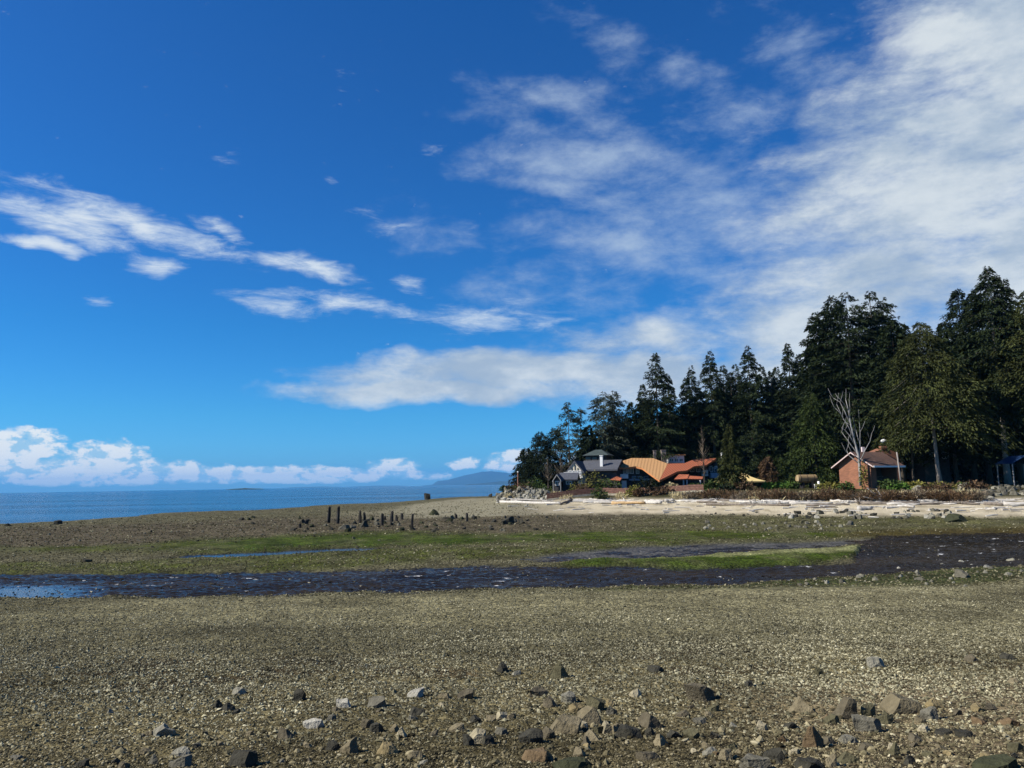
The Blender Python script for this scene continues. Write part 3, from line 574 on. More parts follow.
tree(897, 298, 60, 137, 'fir', 'broad fir forming the right shoulder of the great clump', base=.06, **BROAD)
tree(915, 324, 48, 128, 'fir', 'broad fir sloping down to the olive cedar', base=.06, **BROAD)
tree(957, 322, 60, 118, 'fir', 'fir behind the olive cedar, left of the tall firs', base=.15, p=1.3, q=.8, nb=240, spr=40, size=.7)
tree(990, 290, 64, 120, 'fir', 'fir between the two tallest at the right edge', base=.15, p=1.3, q=.8, nb=240, spr=40, size=.7)
tree(1022, 276, 70, 118, 'fir', 'fir at the right edge close behind the tallest', base=.15, p=1.3, q=.8, nb=240, spr=40, size=.7)
tree(617, 391, 30, 158, 'grey', 'open grey-green tree right of the round-topped one', base=.1, p=2.0, q=.6, nb=120, spr=26, size=.65, ragged=.5)
tree(527, 448, 24, 156, 'dark', 'lowest dark evergreen, first of the wood from the sea', base=.0, p=1.6, q=.6, nb=150, spr=26, size=.55)
tree(556, 428, 34, 160, 'dark', 'dark evergreen between the tip tree and the thin grey-green trees', base=.0, p=1.6, q=.6, nb=170, spr=26, size=.6)
tree(619, 416, 36, 158, 'dark', 'dark fir behind the slate roof, left of the low dark fir', base=.0, nb=170, **FIR)
tree(646, 398, 36, 160, 'dark', 'dark fir half hidden by the tallest fir above the orange roof', base=.0, nb=170, **FIR)
tree(703, 388, 40, 163, 'dark', 'dark fir between the slim fir and the pointed fir above the orange roof', base=.0, nb=170, **FIR)
tree(778, 392, 44, 163, 'dark', 'dark fir filling the gap above the columnar hedge', base=.0, nb=170, **FIR)
tree(633, 402, 36, 156, 'fir', 'low dark fir between the open tree and the tallest fir by the orange roof', base=.05, nb=170, **FIR)
tree(660, 353, 50, 151, 'fir', 'tall ragged fir standing clear above the orange roofed house', base=.06, p=1.25, q=.8, droop=.25, ragged=.5, nb=200, spr=40, size=.7)
tree(690, 378, 36, 158, 'fir', 'slim fir just right of the tall ragged fir above the orange roof', base=.05, nb=170, **FIR)
tree(716, 351, 50, 153, 'fir', 'pointed fir above the right end of the orange roof', base=.05, nb=210, spr=40, **FIR)
tree(736, 372, 36, 157, 'dark', 'shorter fir in the gap between two pointed firs right of the orange roof', base=.05, nb=170, **FIR)
tree(755, 346, 52, 150, 'fir', 'pointed fir above the yellow canopy', base=.05, nb=220, spr=40, **FIR)
tree(732, 424, 21, 112, 'cedar', 'drooping cedar standing in front of the wood beside the yellow canopy', base=.0, p=1.3, q=.7, nb=200, spr=30, size=.5, droop=.6)
tree(777, 371, 38, 153, 'dark', 'dark fir behind the russet columnar hedge', base=.05, nb=180, **FIR)
tree(796, 343, 44, 147, 'fir', 'pointed fir just left of the great broad firs', base=.05, nb=200, spr=38, **FIR)
tree(837, 310, 52, 134, 'fir', 'broad fir at the left side of the great clump', base=.06, **BROAD)
tree(859, 292, 72, 130, 'fir', 'great broad fir above the bare white tree', base=.08, **BROAD)
tree(884, 291, 70, 133, 'fir', 'great broad ragged fir directly above the brick hut', base=.08, **BROAD)
tree(904, 320, 56, 121, 'fir', 'lower broad fir hanging over the right end of the brick hut', base=.16, **BROAD)
tree(817, 392, 44, 122, 'green', 'mid green drooping cedar left of the bare white tree', base=.08, p=1.5, q=.7, nb=220, spr=34, size=.55, droop=.65)
tree(940, 322, 80, 106, 'cedar', 'olive drooping cedar with a leaning bare trunk right of the brick hut', base=.35, p=1.7, q=.7, nb=320, spr=46, size=.55, droop=.6, lean=-1.0, bark=BARK_PALE, ragged=.4)
tree(975, 289, 70, 121, 'fir', 'tall fir just left of the tallest tree at the right edge', base=.28, p=1.2, q=.8, nb=270, spr=42, size=.7, droop=.35, ragged=.4)
tree(1008, 267, 92, 113, 'fir', 'tallest fir of the wood, at the right edge of the view', base=.3, p=1.1, q=.85, nb=360, spr=48, size=.68, droop=.4, ragged=.4, bark=BARK_PALE)
tree(1052, 285, 96, 109, 'cedar', 'big cedar cut by the right edge of the view', base=.34, p=1.4, q=.8, nb=260, spr=40, size=.7, droop=.45)
tree(914, 388, 44, 112, 'cedar', 'smaller olive cedar wedged between the brick hut and the leaning cedar', base=.42, p=1.5, q=.7, nb=170, spr=32, size=.55, droop=.6)
sk = [(560, 445), (600, 418), (640, 396), (700, 376), (760, 372), (800, 362), (850, 330), (900, 335), (960, 320), (1040, 300), (1100, 300)]
for k in range(24):
    x = 596 + k * 20 + random.uniform(-6, 6); ty = np.interp(x, [s[0] for s in sk], [s[1] for s in sk]) + random.uniform(8, 26)
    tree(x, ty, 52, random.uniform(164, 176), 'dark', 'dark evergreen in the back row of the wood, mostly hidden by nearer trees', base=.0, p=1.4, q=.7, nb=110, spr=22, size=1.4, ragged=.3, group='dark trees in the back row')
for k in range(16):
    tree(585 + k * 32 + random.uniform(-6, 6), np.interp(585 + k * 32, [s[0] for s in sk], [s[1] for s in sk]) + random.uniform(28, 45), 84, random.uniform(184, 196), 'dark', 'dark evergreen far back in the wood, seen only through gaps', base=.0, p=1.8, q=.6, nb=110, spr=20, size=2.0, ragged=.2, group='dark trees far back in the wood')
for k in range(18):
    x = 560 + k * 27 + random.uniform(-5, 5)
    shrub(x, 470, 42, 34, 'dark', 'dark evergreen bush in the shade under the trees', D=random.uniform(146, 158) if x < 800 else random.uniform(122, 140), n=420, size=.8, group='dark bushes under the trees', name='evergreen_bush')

def dead_tree():
    D = 99.0; g = at(861, 484, D); g.z = H(g.x, g.y) - .1
    root = thing('dead_tree', g, 'bare white dead tree with forked limbs in front of the brick hut', 'tree'); s = D / FPX
    def pt(px, py, dy=0): p = at(860.5 + (px - 860.5) * .84, py, D + dy); return p - g
    br = [[(861, 486), (860, 470), (858, 455), (853, 440), (849, 425), (846, 410), (843, 400)], [(858, 455), (851, 447), (845, 440), (838, 432)], [(859, 460), (850, 452), (846, 446)], [(853, 440), (847, 428), (839, 417), (832, 404)],
          [(849, 425), (842, 412), (836, 402), (828, 398)], [(846, 410), (840, 403), (836, 399)], [(859, 458), (860, 445), (860, 432), (859, 421)], [(860, 445), (857, 437), (855, 430)], [(860, 462), (866, 450), (872, 441), (874, 433)], [(855, 447), (848, 436), (842, 430), (838, 428)],
          [(859, 464), (852, 459), (846, 455), (844, 450)], [(847, 418), (848, 408), (847, 400)], [(840, 417), (834, 411), (829, 407)]]
    for bi, b in enumerate(br):
        w0 = .22 if bi == 0 else (.08 if len(b) > 3 else .06); mb = MB()
        mb.tube([pt(x, y, (math.sin(bi * 2.1) * 1.6) * i / len(b) if bi else 0) for i, (x, y) in enumerate(b)], [max(w0 * (1 - i / (len(b) - 1) * .85), .022) for i in range(len(b))], 6)
        for (x, y) in b[2:]:
            for q_ in range(1):
                a = pt(x, y); e = Vector((random.uniform(-1, .7), random.uniform(-.8, .8), random.uniform(.4, 1.2))); mb.tube([a, a + e * .6, a + e * 1.2 + Vector((0, 0, .3))], [.035, .025, .012], 4)
        mb.build_local('trunk' if bi == 0 else 'limb', DEADWOOD, root, smooth=True)
    V, F = shrub_mesh(1.0, 1.0, 3.6, 420, .28); link('ivy', mesh_np('ivy', V + np.array([.15, -.35, .3]), F), LEAF['yellow'], root)
dead_tree()
def bare_tree(px, top, base, D, label, w):
    g = at(px, base, D); g.z = H(g.x, g.y); Ht = at(px, top, D).z - g.z
    root = thing('bare_tree', g, label, 'tree'); mb = MB(); mb.tube([(0, 0, 0), (.1, 0, Ht * .4), (0, .1, Ht * .75), (.05, 0, Ht)], [.11, .07, .045, .02], 6); mb.build_local('trunk', BARK, root)
    mb = MB()
    for k in range(70):
        t = random.uniform(.2, .95); a = random.uniform(0, 6.28); l = w * random.uniform(.4, 1) * (1.1 - t); p0 = Vector((0, 0, t * Ht)); d = Vector((math.cos(a), math.sin(a), 1.0)).normalized()
        mb.tube([p0, p0 + d * l * .6, p0 + d * l + Vector((0, 0, .2 * l))], [.05, .03, .012], 4)
    mb.build_local('twigs', LEAF['bare'], root)
bare_tree(704, 425, 478, 141, 'slender bare grey tree in front of the firs right of the chimneys', 3.2)
bare_tree(548, 457, 486, 147, 'bare brown bushy tree left of the slate roofed house', 2.6); bare_tree(561, 455, 486, 148, 'second bare brown tree, touching the cream gable on its left', 3.2)

G2 = 'russet leafless shrubs behind the beach'
for k in range(26):
    x = 690 + k * 11.4 + random.uniform(-3, 3); by = np.interp(x, [690, 800, 900, 985], [499, 500.5, 501, 501.5])
    shrub(x, by, random.uniform(17, 26), random.uniform(7, 13), 'rust' if k % 5 else 'bare', 'low russet leafless shrub in the strip between the driftwood and the wood', n=420, size=.5, upright=.9, twig=True, group=G2, name='russet_shrub')
for x, by, w, h, lf, D, lab in [
    (520, 489, 26, 9, 'rust', 126, 'low brown shrub on the rock bank at the foot of the flagpole'), (529, 488, 22, 14, 'bush', 128, 'green shrub on the rock bank between the flagpole and the dark tip evergreen'), (508, 489, 14, 6, 'bush', 126, 'smallest green shrub at the seaward end of the rock bank'),
    (545, 489, 20, 10, 'bush', 125, 'olive shrub at the left end of the low brown fence'), (577, 490, 18, 14, 'yellow', 122, 'yellow-olive shrub under the cream gable'), (592, 490, 22, 23, 'yellow', 122, 'tall yellow-olive shrub in front of the white chimney'), (603, 489, 18, 19, 'bush', 121, 'yellow-green shrub left of the small orange porch roof'), (611, 490, 18, 15, 'bush', 121, 'olive shrub under the right end of the slate roof'), (584, 491, 14, 12, 'rust', 120, 'reddish twiggy shrub between the two yellow-olive ones'),
    (600, 498, 18, 12, 'bush', 112, 'round clipped green bush standing in front of the low fence'), (634, 494, 14, 11, 'yellow', 113, 'yellowish bush beside the big dark bush'), (648, 499, 22, 21, 'dark', 113, 'big rounded dark bush in front of the orange roofed house'), (672, 492, 14, 10, 'straw', 116, 'pale straw coloured bush below the lower orange porch roof'),
    (662, 497, 22, 9, 'rust', 111, 'brown twiggy bush right of the big dark bush'), (640, 496, 12, 8, 'rust', 112, 'small brown bush left of the big dark bush'), (700, 492, 20, 10, 'bush', 114, 'green bush below the white panels of the orange roofed house'), (712, 494, 18, 12, 'bush', 113, 'olive bush under the pale blue balcony'),
    (727, 499, 18, 13, 'dark', 103, 'dark bush at the left of the russet shrubs'), (740, 492, 22, 10, 'rust', 110, 'russet bush at the foot of the front cedar'), (770, 485, 14, 8, 'lime', 112, 'small bright green bush right of the yellow canopy'), (785, 486, 16, 7, 'lime', 112, 'bright green bush below the columnar hedge'), (796, 485, 10, 7, 'bush', 108, 'small round bush left of the tan barrel hut'),
    (828, 485, 22, 6, 'yellow', 106, 'low olive bush between the barrel hut and the brick hut'), (846, 499, 15, 12, 'bush', 92, 'green shrub below the brick gable wall'), (893, 492, 20, 9, 'bush', 95, 'green shrub below the porch of the brick hut'), (899, 497, 14, 6, 'lime', 92, 'bright green low shrub right of the brick hut'), (884, 486, 22, 13, 'bare', 102.5, 'bare twiggy bush inside the porch of the brick hut'),
    (915, 489, 24, 7, 'yellow', 96, 'yellow-green shrub at the foot of the smaller olive cedar'), (938, 488, 26, 7, 'yellow', 96, 'yellow-green shrub at the foot of the leaning trunk'), (960, 487, 26, 5, 'bush', 96, 'low green shrub right of the leaning trunk'), (940, 500, 30, 10, 'rust', 88, 'wide russet shrub behind the long grey log'), (975, 499, 24, 11, 'rust', 88, 'russet shrub beside the boulder wall at right')]:
    shrub(x, by, w, h, lf, lab, D=D, n=520, size=.32, name='shrub', group=None)
def hedge_column(px, leaf, lab):
    tree(px, 457, 13, 117, leaf, lab, base=.0, p=4.0, q=.6, nb=150, spr=14, size=.4, ragged=.15, name='columnar_hedge', cat='hedge', group=None)
hedge_column(769, 'rust', 'russet columnar hedge tree right of the yellow canopy'); hedge_column(779, 'green', 'green columnar hedge tree beside the russet one')
def tufts():
    n = 2600; x = RNG.uniform(500, 990, n); ok = np.ones(n, bool); B = []
    for xi in x:
        z_t = RNG.uniform(1.6, 2.15); D = np.linspace(70, 125, 60); X = (xi - 512) / FPX * D; z = terrain(X, D)[0]; k = np.argmax(z > z_t)
        if k == 0: continue
        if vnoise(np.array([xi * .12]), np.array([1.]), 4)[0] > .42: B.append((X[k], D[k] + RNG.uniform(-.5, .5), z[k] - .05))
    B = np.array(B); B = np.repeat(B, 5, 0); m = len(B); dv = RNG.normal(0, .3, (m, 3)) + np.array([0, 0, 1]); ln = RNG.uniform(.4, 1.0, m)
    V, F = quads_from(B + RNG.normal(0, .12, (m, 3)) * np.array([1, 1, 0]), dv, ln, ln * .12, .2, .5); kind(link('dune_grass', mesh_np('dune_grass', V, F), LEAF['straw']), 'stuff')
tufts()
# ------------------------------------------------------------------ buildings
def plain(name, c, rough=.7, k=.12, scale=2.0, **kw): return noisy(name, tuple(v * (1 - k) for v in c), tuple(v * (1 + k) for v in c), scale, rough, 5, **kw)
SLATE = plain('slate_roof', (.075, .078, .088), .7, .25, 4); CREAM = plain('cream_render', (.62, .56, .42)); TIMBER = plain('dark_timber', (.03, .026, .024), .8, .3, stretch=(1, 1, 5)); WHITE = plain('white_paint', (.78, .77, .73), .6, .06)
DKWALL = plain('dark_wall', (.06, .054, .05), .8, .3); GREENROOF = plain('green_turret_roof', (.05, .065, .06), .7, .2); STONE = plain('chimney_stone', (.22, .18, .15), .9, .35, 3, bump=.4); BLUE = plain('pale_blue_panel', (.25, .33, .42)); TARP = plain('blue_tarp', (.014, .04, .105), .6)
TENT = plain('yellow_canopy_roof', (.62, .47, .20), .8, .1); REDPOLE = plain('rusty_pole', (.35, .16, .10))
def glass():
    m, nt, N, L, B = newmat('window_glass'); B.inputs['Base Color'].default_value = (.02, .024, .03, 1); B.inputs['Roughness'].default_value = .08; return m
GLASS = glass(); TRIM = plain('weathered_trim', (.34, .33, .30))
def tilemat(name, c, sc=(1.2, 1.2, 1.2), k=.22):
    m, nt, N, L, B = newmat(name); tc = N.new('ShaderNodeTexCoord'); br = N.new('ShaderNodeTexBrick'); mp = N.new('ShaderNodeMapping'); mp.inputs['Scale'].default_value = sc; sx = N.new('ShaderNodeSeparateXYZ'); cx = N.new('ShaderNodeCombineXYZ'); sm = N.new('ShaderNodeMath'); L.new(tc.outputs['Object'], sx.inputs[0]); L.new(sx.outputs[0], sm.inputs[0]); L.new(sx.outputs[1], sm.inputs[1]); L.new(sm.outputs[0], cx.inputs[0]); L.new(sx.outputs[2], cx.inputs[1])
    L.new(cx.outputs[0], mp.inputs[0]); L.new(mp.outputs[0], br.inputs['Vector'])
    br.inputs['Color1'].default_value = (*(v * (1 - k) for v in c), 1); br.inputs['Color2'].default_value = (*(v * (1 + k) for v in c), 1); br.inputs['Mortar'].default_value = (*(v * .5 for v in c), 1)
    br.inputs['Scale'].default_value = 1.6; br.inputs['Mortar Size'].default_value = .04; L.new(br.outputs['Color'], B.inputs['Base Color']); B.inputs['Roughness'].default_value = .8
    nz = N.new('ShaderNodeTexNoise'); nz.inputs['Scale'].default_value = .6; nz.inputs['Detail'].default_value = 6; L.new(tc.outputs['Object'], nz.inputs['Vector'])
    mx = N.new('ShaderNodeMix'); mx.data_type = 'RGBA'; mx.blend_type = 'MULTIPLY'; mx.inputs[0].default_value = .7; L.new(br.outputs['Color'], mx.inputs[6]); mr = N.new('ShaderNodeMapRange'); mr.inputs[1].default_value = .3; mr.inputs[2].default_value = .7; mr.inputs[3].default_value = .55; mr.inputs[4].default_value = 1.25; L.new(nz.outputs['Fac'], mr.inputs[0]); L.new(mr.outputs[0], mx.inputs[7]); L.new(mx.outputs[2], B.inputs['Base Color'])
    bp = N.new('ShaderNodeBump'); bp.inputs['Strength'].default_value = .4; bp.inputs['Distance'].default_value = .03; L.new(br.outputs['Fac'], bp.inputs['Height']); bp.invert = True; L.new(bp.outputs[0], B.inputs['Normal']); return m
def seamroof(name, c, rot):
    m, nt, N, L, B = newmat(name); tc = N.new('ShaderNodeTexCoord'); mp = N.new('ShaderNodeMapping'); mp.inputs['Rotation'].default_value = (0, 0, rot); L.new(tc.outputs['Object'], mp.inputs[0])
    wv = N.new('ShaderNodeTexWave'); wv.inputs['Scale'].default_value = .55; wv.inputs['Distortion'].default_value = .6; wv.inputs['Detail'].default_value = 3; L.new(mp.outputs[0], wv.inputs['Vector'])
    nz = N.new('ShaderNodeTexNoise'); nz.inputs['Scale'].default_value = 1.3; nz.inputs['Detail'].default_value = 8; nz.inputs['Roughness'].default_value = .75; L.new(tc.outputs['Object'], nz.inputs['Vector'])
    ad = N.new('ShaderNodeMath'); ad.operation = 'MULTIPLY_ADD'; L.new(nz.outputs['Fac'], ad.inputs[0]); ad.inputs[1].default_value = .8; L.new(wv.outputs['Fac'], ad.inputs[2])
    cr = N.new('ShaderNodeValToRGB'); cr.color_ramp.elements[0].position = .25; cr.color_ramp.elements[1].position = 1.0; cr.color_ramp.elements[0].color = (*(v * .74 for v in c), 1); cr.color_ramp.elements[1].color = (*(v * 1.18 for v in c), 1); L.new(ad.outputs[0], cr.inputs[0])
    L.new(cr.outputs[0], B.inputs['Base Color']); B.inputs['Roughness'].default_value = .85; B.inputs['Specular IOR Level'].default_value = .15; return m
LIT_ROOF = seamroof('sunlit_roof_shingle', (.40, .225, .10), .25); SHADED_ROOF = seamroof('shaded_roof_shingle', (.36, .115, .058), -.3); FASCIA = plain('orange_fascia', (.52, .20, .07)); BRICK = tilemat('red_brick', (.33, .135, .068), (2.2, 2.2, 2.2)); HUT_ROOF = tilemat('brown_hut_roof', (.16, .085, .055))  # one shingle in two tones: sunlit tan, less lit red; shading put into colour

class Plane:
    def __init__(s, a, b, c): s.p = Vector(a); s.n = (Vector(b) - s.p).cross(Vector(c) - s.p).normalized()
    def hit(s, px, py): d = ray(px, py); return CAM + d * ((s.p - CAM).dot(s.n) / d.dot(s.n))
    def z(s, x, y): return s.p.z - (s.n.x * (x - s.p.x) + s.n.y * (y - s.p.y)) / s.n.z
def xy(px, D): p = at(px, 484, D); return (p.x, p.y)
def window(root, px0, py0, px1, py1, D, frame=WHITE, bars=1):
    a, b = at(px0, py1, D), at(px1, py0, D); w, h = b.x - a.x, b.z - a.z; c = Vector(((a.x + b.x) / 2, D, (a.z + b.z) / 2)); t = .09
    mb = MB()
    for dx in (-1, 1): mb.box((c.x + dx * (w / 2 - t / 2), D - .05, c.z), (t, .12, h))
    for dz in (-1, 1): mb.box((c.x, D - .05, c.z + dz * (h / 2 - t / 2)), (w - 2 * t, .12, t))
    for k in range(bars): mb.box((c.x - w / 2 + w * (k + 1) / (bars + 1), D - .05, c.z), (.06, .08, h - 2 * t))
    f = mb.build('window', frame, root); g = MB().box((c.x, D - .02, c.z), (w - .02, .04, h - .02)).build('pane', GLASS); g.data.transform(Matrix.Translation(-root.location)); g.parent = f
    return f

def house_slate():
    D = 136.0; g = at(590, 488, D); z0 = H(g.x, g.y) - .2; root = thing('slate_house', (g.x, D, z0), 'grey slate roofed house with a cream timbered gable and white chimney', 'house')
    ap = at(577, 460.3, D); el = at(567.5, 471.5, D); er = at(587, 471.5, D); rr = at(613.5, 459.9, D + 5)
    xl, xr = el.x + .3, er.x - .3; ze = el.z; dep = 9
    MB().prism([(xl, D, z0), (xr, D, z0), (xr, D, ze), (ap.x, D, ap.z - .3), (xl, D, ze)], (0, dep, 0)).build('wall', CREAM, root)
    r1 = [ (el.x, D - .15, ze - .15), (ap.x, D - .15, ap.z), (er.x, D - .15, ze - .15), (er.x, D - .15, ze - .45), (ap.x, D - .15, ap.z - .35), (el.x, D - .15, ze - .45)]
    MB().prism(r1, (0, dep + 1, 0)).build('roof', SLATE, root)
    # side wing with its ridge running away to the right
    x0, x1 = er.x - .4, rr.x; yb = D + 2.2; zr = rr.z; z_e = at(619, 468.5, yb).z
    MB().box(((x0 + x1) / 2, yb + 3.6, (z0 + z_e) / 2), (x1 - x0 - .3, 6.4, z_e - z0)).build('wall', DKWALL, root)
    MB().prism([(ap.x + .2, yb - .5, z_e - .1), (ap.x + .2, yb + 3.6, zr), (ap.x + .2, yb + 7.7, z_e - .1), (ap.x + .2, yb + 7.7, z_e - .4), (ap.x + .2, yb + 3.6, zr - .35), (ap.x + .2, yb - .5, z_e - .4)], (x1 - ap.x, 0, 0)).build('roof', SLATE, root)
    c = at(598.3, 456.2, yb + 1); cz = at(598.3, 469, yb + 1).z; MB().box((c.x, yb + 1, (c.z + cz) / 2), (.5, .6, c.z - cz)).box((c.x, yb + 1, c.z + .06), (.64, .74, .12)).build('chimney', WHITE, root)
    # half timbering, balcony rail and windows of the gable
    tb = MB()
    for px in (571.5, 574.5, 577.5, 580.5, 583.5): 
        a = at(px, 471, D); top = ap.z - .4 - abs(a.x - ap.x) * (ap.z - ze) / (er.x - ap.x); tb.box((a.x, D - .04, (a.z + top) / 2 - .3), (.14, .1, max(top - a.z, .4)))
    tb.box((ap.x, D - .05, ze + .05), (xr - xl - .1, .1, .16)); tb.build('timber_frame', TIMBER, root)
    for a, b in ((570.5, 574), (574.8, 579), (580, 584)): window(root, a, 470.5, b, 475.5, D - .06)
    rl = MB(); a, b = at(568, 477.6, D - 1.1), at(586.5, 475.8, D - 1.1)
    rl.box(((a.x + b.x) / 2, D - 1.1, a.z + .9), (b.x - a.x, .08, .1)).box(((a.x + b.x) / 2, D - .55, a.z - .08), (b.x - a.x, 1.15, .14))
    for k in range(15): rl.box((a.x + (b.x - a.x) * (k + .5) / 15, D - 1.1, a.z + .45), (.05, .05, .9))
    rl.build('balcony_rail', WHITE, root)
    # turret
    t = at(586, 450, D + 8); tl, tr = at(573, 456.3, D + 8), at(599.5, 455.8, D + 8); wz = at(586, 461, D + 8).z
    MB().box((t.x, D + 8, (wz + tl.z) / 2 - .6), (tr.x - tl.x - 1.3, 4, tl.z - wz + 1.4)).build('turret_wall', DKWALL, root)
    m = MB(); v = [m.bm.verts.new(p) for p in ((tl.x, D + 5.4, tl.z), (tr.x, D + 5.4, tl.z), (tr.x, D + 10.6, tl.z), (tl.x, D + 10.6, tl.z), (t.x - .6, D + 8, t.z), (t.x + .6, D + 8, t.z))]
    for f in ((0, 1, 5, 4), (1, 2, 5), (2, 3, 4, 5), (3, 0, 4), (3, 2, 1, 0)): m.bm.faces.new([v[i] for i in f])
    bmesh.ops.recalc_face_normals(m.bm, faces=m.bm.faces[:]); m.build('turret_roof', GREENROOF, root)
    for a, b in ((577, 582), (583.5, 588.5), (590, 595)): window(root, a, 457, b, 460.3, D + 5.9, DKWALL)
    root.rotation_euler.z = math.radians(-20)
    root.location.x -= .5
house_slate()
def house_cottage():
    D = 128.0; g = at(562, 488, D); z0 = H(g.x, g.y) - .2; root = thing('cottage', (g.x, D, z0), 'small grey roofed cottage with dark walls in front of the slate house', 'house')
    ap = at(557, 473.6, D); el, er = at(552.5, 480, D), at(561.8, 480, D)
    MB().prism([(el.x + .2, D, z0), (er.x - .2, D, z0), (er.x - .2, D, el.z), (ap.x, D, ap.z - .25), (el.x + .2, D, el.z)], (0, 5, 0)).build('wall', DKWALL, root)
    MB().prism([(el.x, D - .3, el.z - .1), (ap.x, D - .3, ap.z), (er.x, D - .3, el.z - .1), (er.x, D - .3, el.z - .3), (ap.x, D - .3, ap.z - .25), (el.x, D - .3, el.z - .3)], (0, 5.6, 0)).build('roof', SLATE, root)
    e2 = at(574, 478.5, D + 2); zr = at(571, 472.5, D + 4).z
    MB().box(((er.x + e2.x) / 2, D + 4, (z0 + e2.z) / 2), (e2.x - er.x, 4, e2.z - z0)).build('wall', DKWALL, root)
    MB().prism([(ap.x, D + 1.5, e2.z - .1), (ap.x, D + 4, zr), (ap.x, D + 6.5, e2.z - .1), (ap.x, D + 6.5, e2.z - .3), (ap.x, D + 4, zr - .25), (ap.x, D + 1.5, e2.z - .3)], (e2.x + .3 - ap.x, 0, 0)).build('roof', SLATE, root)
    tr = MB(); 
    for a, b in ((el, ap), (er, ap)): tr.tube([(a.x, D - .36, a.z - .25), (b.x, D - .36, b.z - .2)], .07, 4)
    tr.build('bargeboard', TRIM, root)
    for x in (553.5, 561): MB().box((at(x, 484, D - .4).x, D - .4, (z0 + el.z) / 2), (.12, .12, el.z - z0)).build('post', TRIM, root)
    window(root, 555, 481, 559.5, 485.5, D - .02); window(root, 564, 481, 570, 484.5, D + 1.97)
    root.rotation_euler.z = math.radians(-10)
house_cottage()
def house_orange():
    g = at(668, 488, 141); z0 = H(g.x, g.y) - .3; root = thing('orange_roofed_house', (g.x, 141, z0), 'large dark walled house under folded orange shingle roofs, the shaded side coloured red', 'house')
    P0 = at(659.3, 480.2, 133.5); A1 = at(631.6, 458, 144); A2 = at(667.7, 463.6, 141.5); C1 = at(716.9, 458, 149)
    TP = Plane(A1, A2, P0); RP = Plane(A2, C1, P0)
    def slab(name, plane, pts, mat, th=.32):
        V = [plane.hit(*p) for p in pts]; return MB().prism(V, (0, .06, -th)).build(name, mat, root)
    slab('roof', TP, [(631.6, 458), (653, 458.2), (667.7, 463.6), (659.3, 480.2), (642, 467.6), (636, 466.2), (626.4, 467.2), (615.8, 467.2), (622, 461)], LIT_ROOF)
    slab('roof', RP, [(667.8, 463.6), (684.4, 463.2), (694, 459.2), (716.9, 458), (706.3, 465), (694, 466.2), (687, 470.4), (677.3, 471.4), (659.5, 480.2)], SHADED_ROOF)
    def edge(plane, pts):
        mb = MB(); V = [plane.hit(*p) + Vector((0, -.06, -.10)) for p in pts]
        for a, b in zip(V, V[1:]): mb.prism([a, b, b + Vector((0, 0, -.26)), a + Vector((0, 0, -.26))], (0, -.05, 0))
        mb.build('fascia', FASCIA, root)
    edge(TP, [(622, 461), (615.8, 467.2), (626.4, 467.2), (636, 466.2), (642, 467.6), (659.3, 480.2)]); edge(RP, [(659.5, 480.2), (677.3, 471.4), (687, 470.4), (694, 466.2), (706.3, 465), (716.9, 458)])
    # back slopes so that the roof is closed from behind
    bl = [TP.hit(631.6, 458), TP.hit(653, 458.2), TP.hit(667.7, 463.6), RP.hit(684.4, 463.2), RP.hit(694, 459.2), RP.hit(716.9, 458)]
    m = MB(); a = [m.bm.verts.new(p + Vector((0, .05, -.16))) for p in bl]; b = [m.bm.verts.new((p.x, p.y + 7, 5.2)) for p in bl]
    for i in range(len(bl) - 1): m.bm.faces.new((a[i], b[i], b[i + 1], a[i + 1]))
    m.build('roof', SHADED_ROOF, root)
    def wall(foot, plane, mat, drop=.42, cap=None):
        f = [xy(*p) for p in foot]; MB().wallto(f, z0, [min(plane.z(*p) - drop, cap or 99) for p in f]).build('wall', mat, root)
    yl = 141.2
    wall([(623, yl), (652, yl), (652, 147), (623, 147)], TP, DKWALL, cap=at(640, 467, 141).z)
    wall([(668, 144), (720, 148), (720, 152), (668, 152)], RP, DKWALL, cap=at(700, 463, 148).z)
    MB().box((at(660, 484, 146).x, 147, (z0 + at(660, 470, 146).z) / 2), (5, 5, at(660, 470, 146).z - z0)).build('wall', DKWALL, root)
    # clerestory box above the fold
    a, b = at(668.6, 463.6, 147), at(684, 455.4, 147)
    MB().box(((a.x + b.x) / 2, 148.5, (a.z + b.z) / 2 - .2), (b.x - a.x, 3, b.z - a.z + .4)).build('clerestory', WHITE, root)
    MB().box(((a.x + b.x) / 2, 148.4, b.z + .1), (b.x - a.x + .5, 3.6, .2)).build('clerestory_roof', LIT_ROOF, root)
    for k in range(3): window(root, 669.5 + k * 4.8, 458.4, 673.4 + k * 4.8, 462, 146.97, WHITE)
    for px, top, w in ((654.6, 450.8, .5), (663.2, 450.4, .85)):
        t = at(px, top, 146.5); MB().box((t.x, 146.5, t.z - 1.6), (w, w, 3.2)).box((t.x, 146.5, t.z + .05), (w + .14, w + .14, .12)).build('chimney', STONE, root)
    t = at(722.3, 453, 149); MB().box((t.x, 149, t.z - 1.2), (.45, .45, 2.6)).box((t.x, 149, t.z + .06), (.6, .6, .12)).build('chimney', WHITE, root)
    # left bay: white balcony and windows
    a, b = at(620.3, 478.6, 139.4), at(628.2, 474, 139.4); MB().box(((a.x + b.x) / 2, 140.3, (a.z + b.z) / 2), (b.x - a.x, 1.8, b.z - a.z)).build('balcony', WHITE, root)
    a, b = at(621, 490, 140), at(627.5, 480.5, 140); MB().box(((a.x + b.x) / 2, 140.5, (a.z + b.z) / 2), (.9, .8, b.z - a.z)).build('bay_wall', WHITE, root)
    for x0, x1 in ((623, 626.2), (627, 629), (630, 633.4), (636, 639)): window(root, x0, 468.2, x1, 473.8, 141.15)
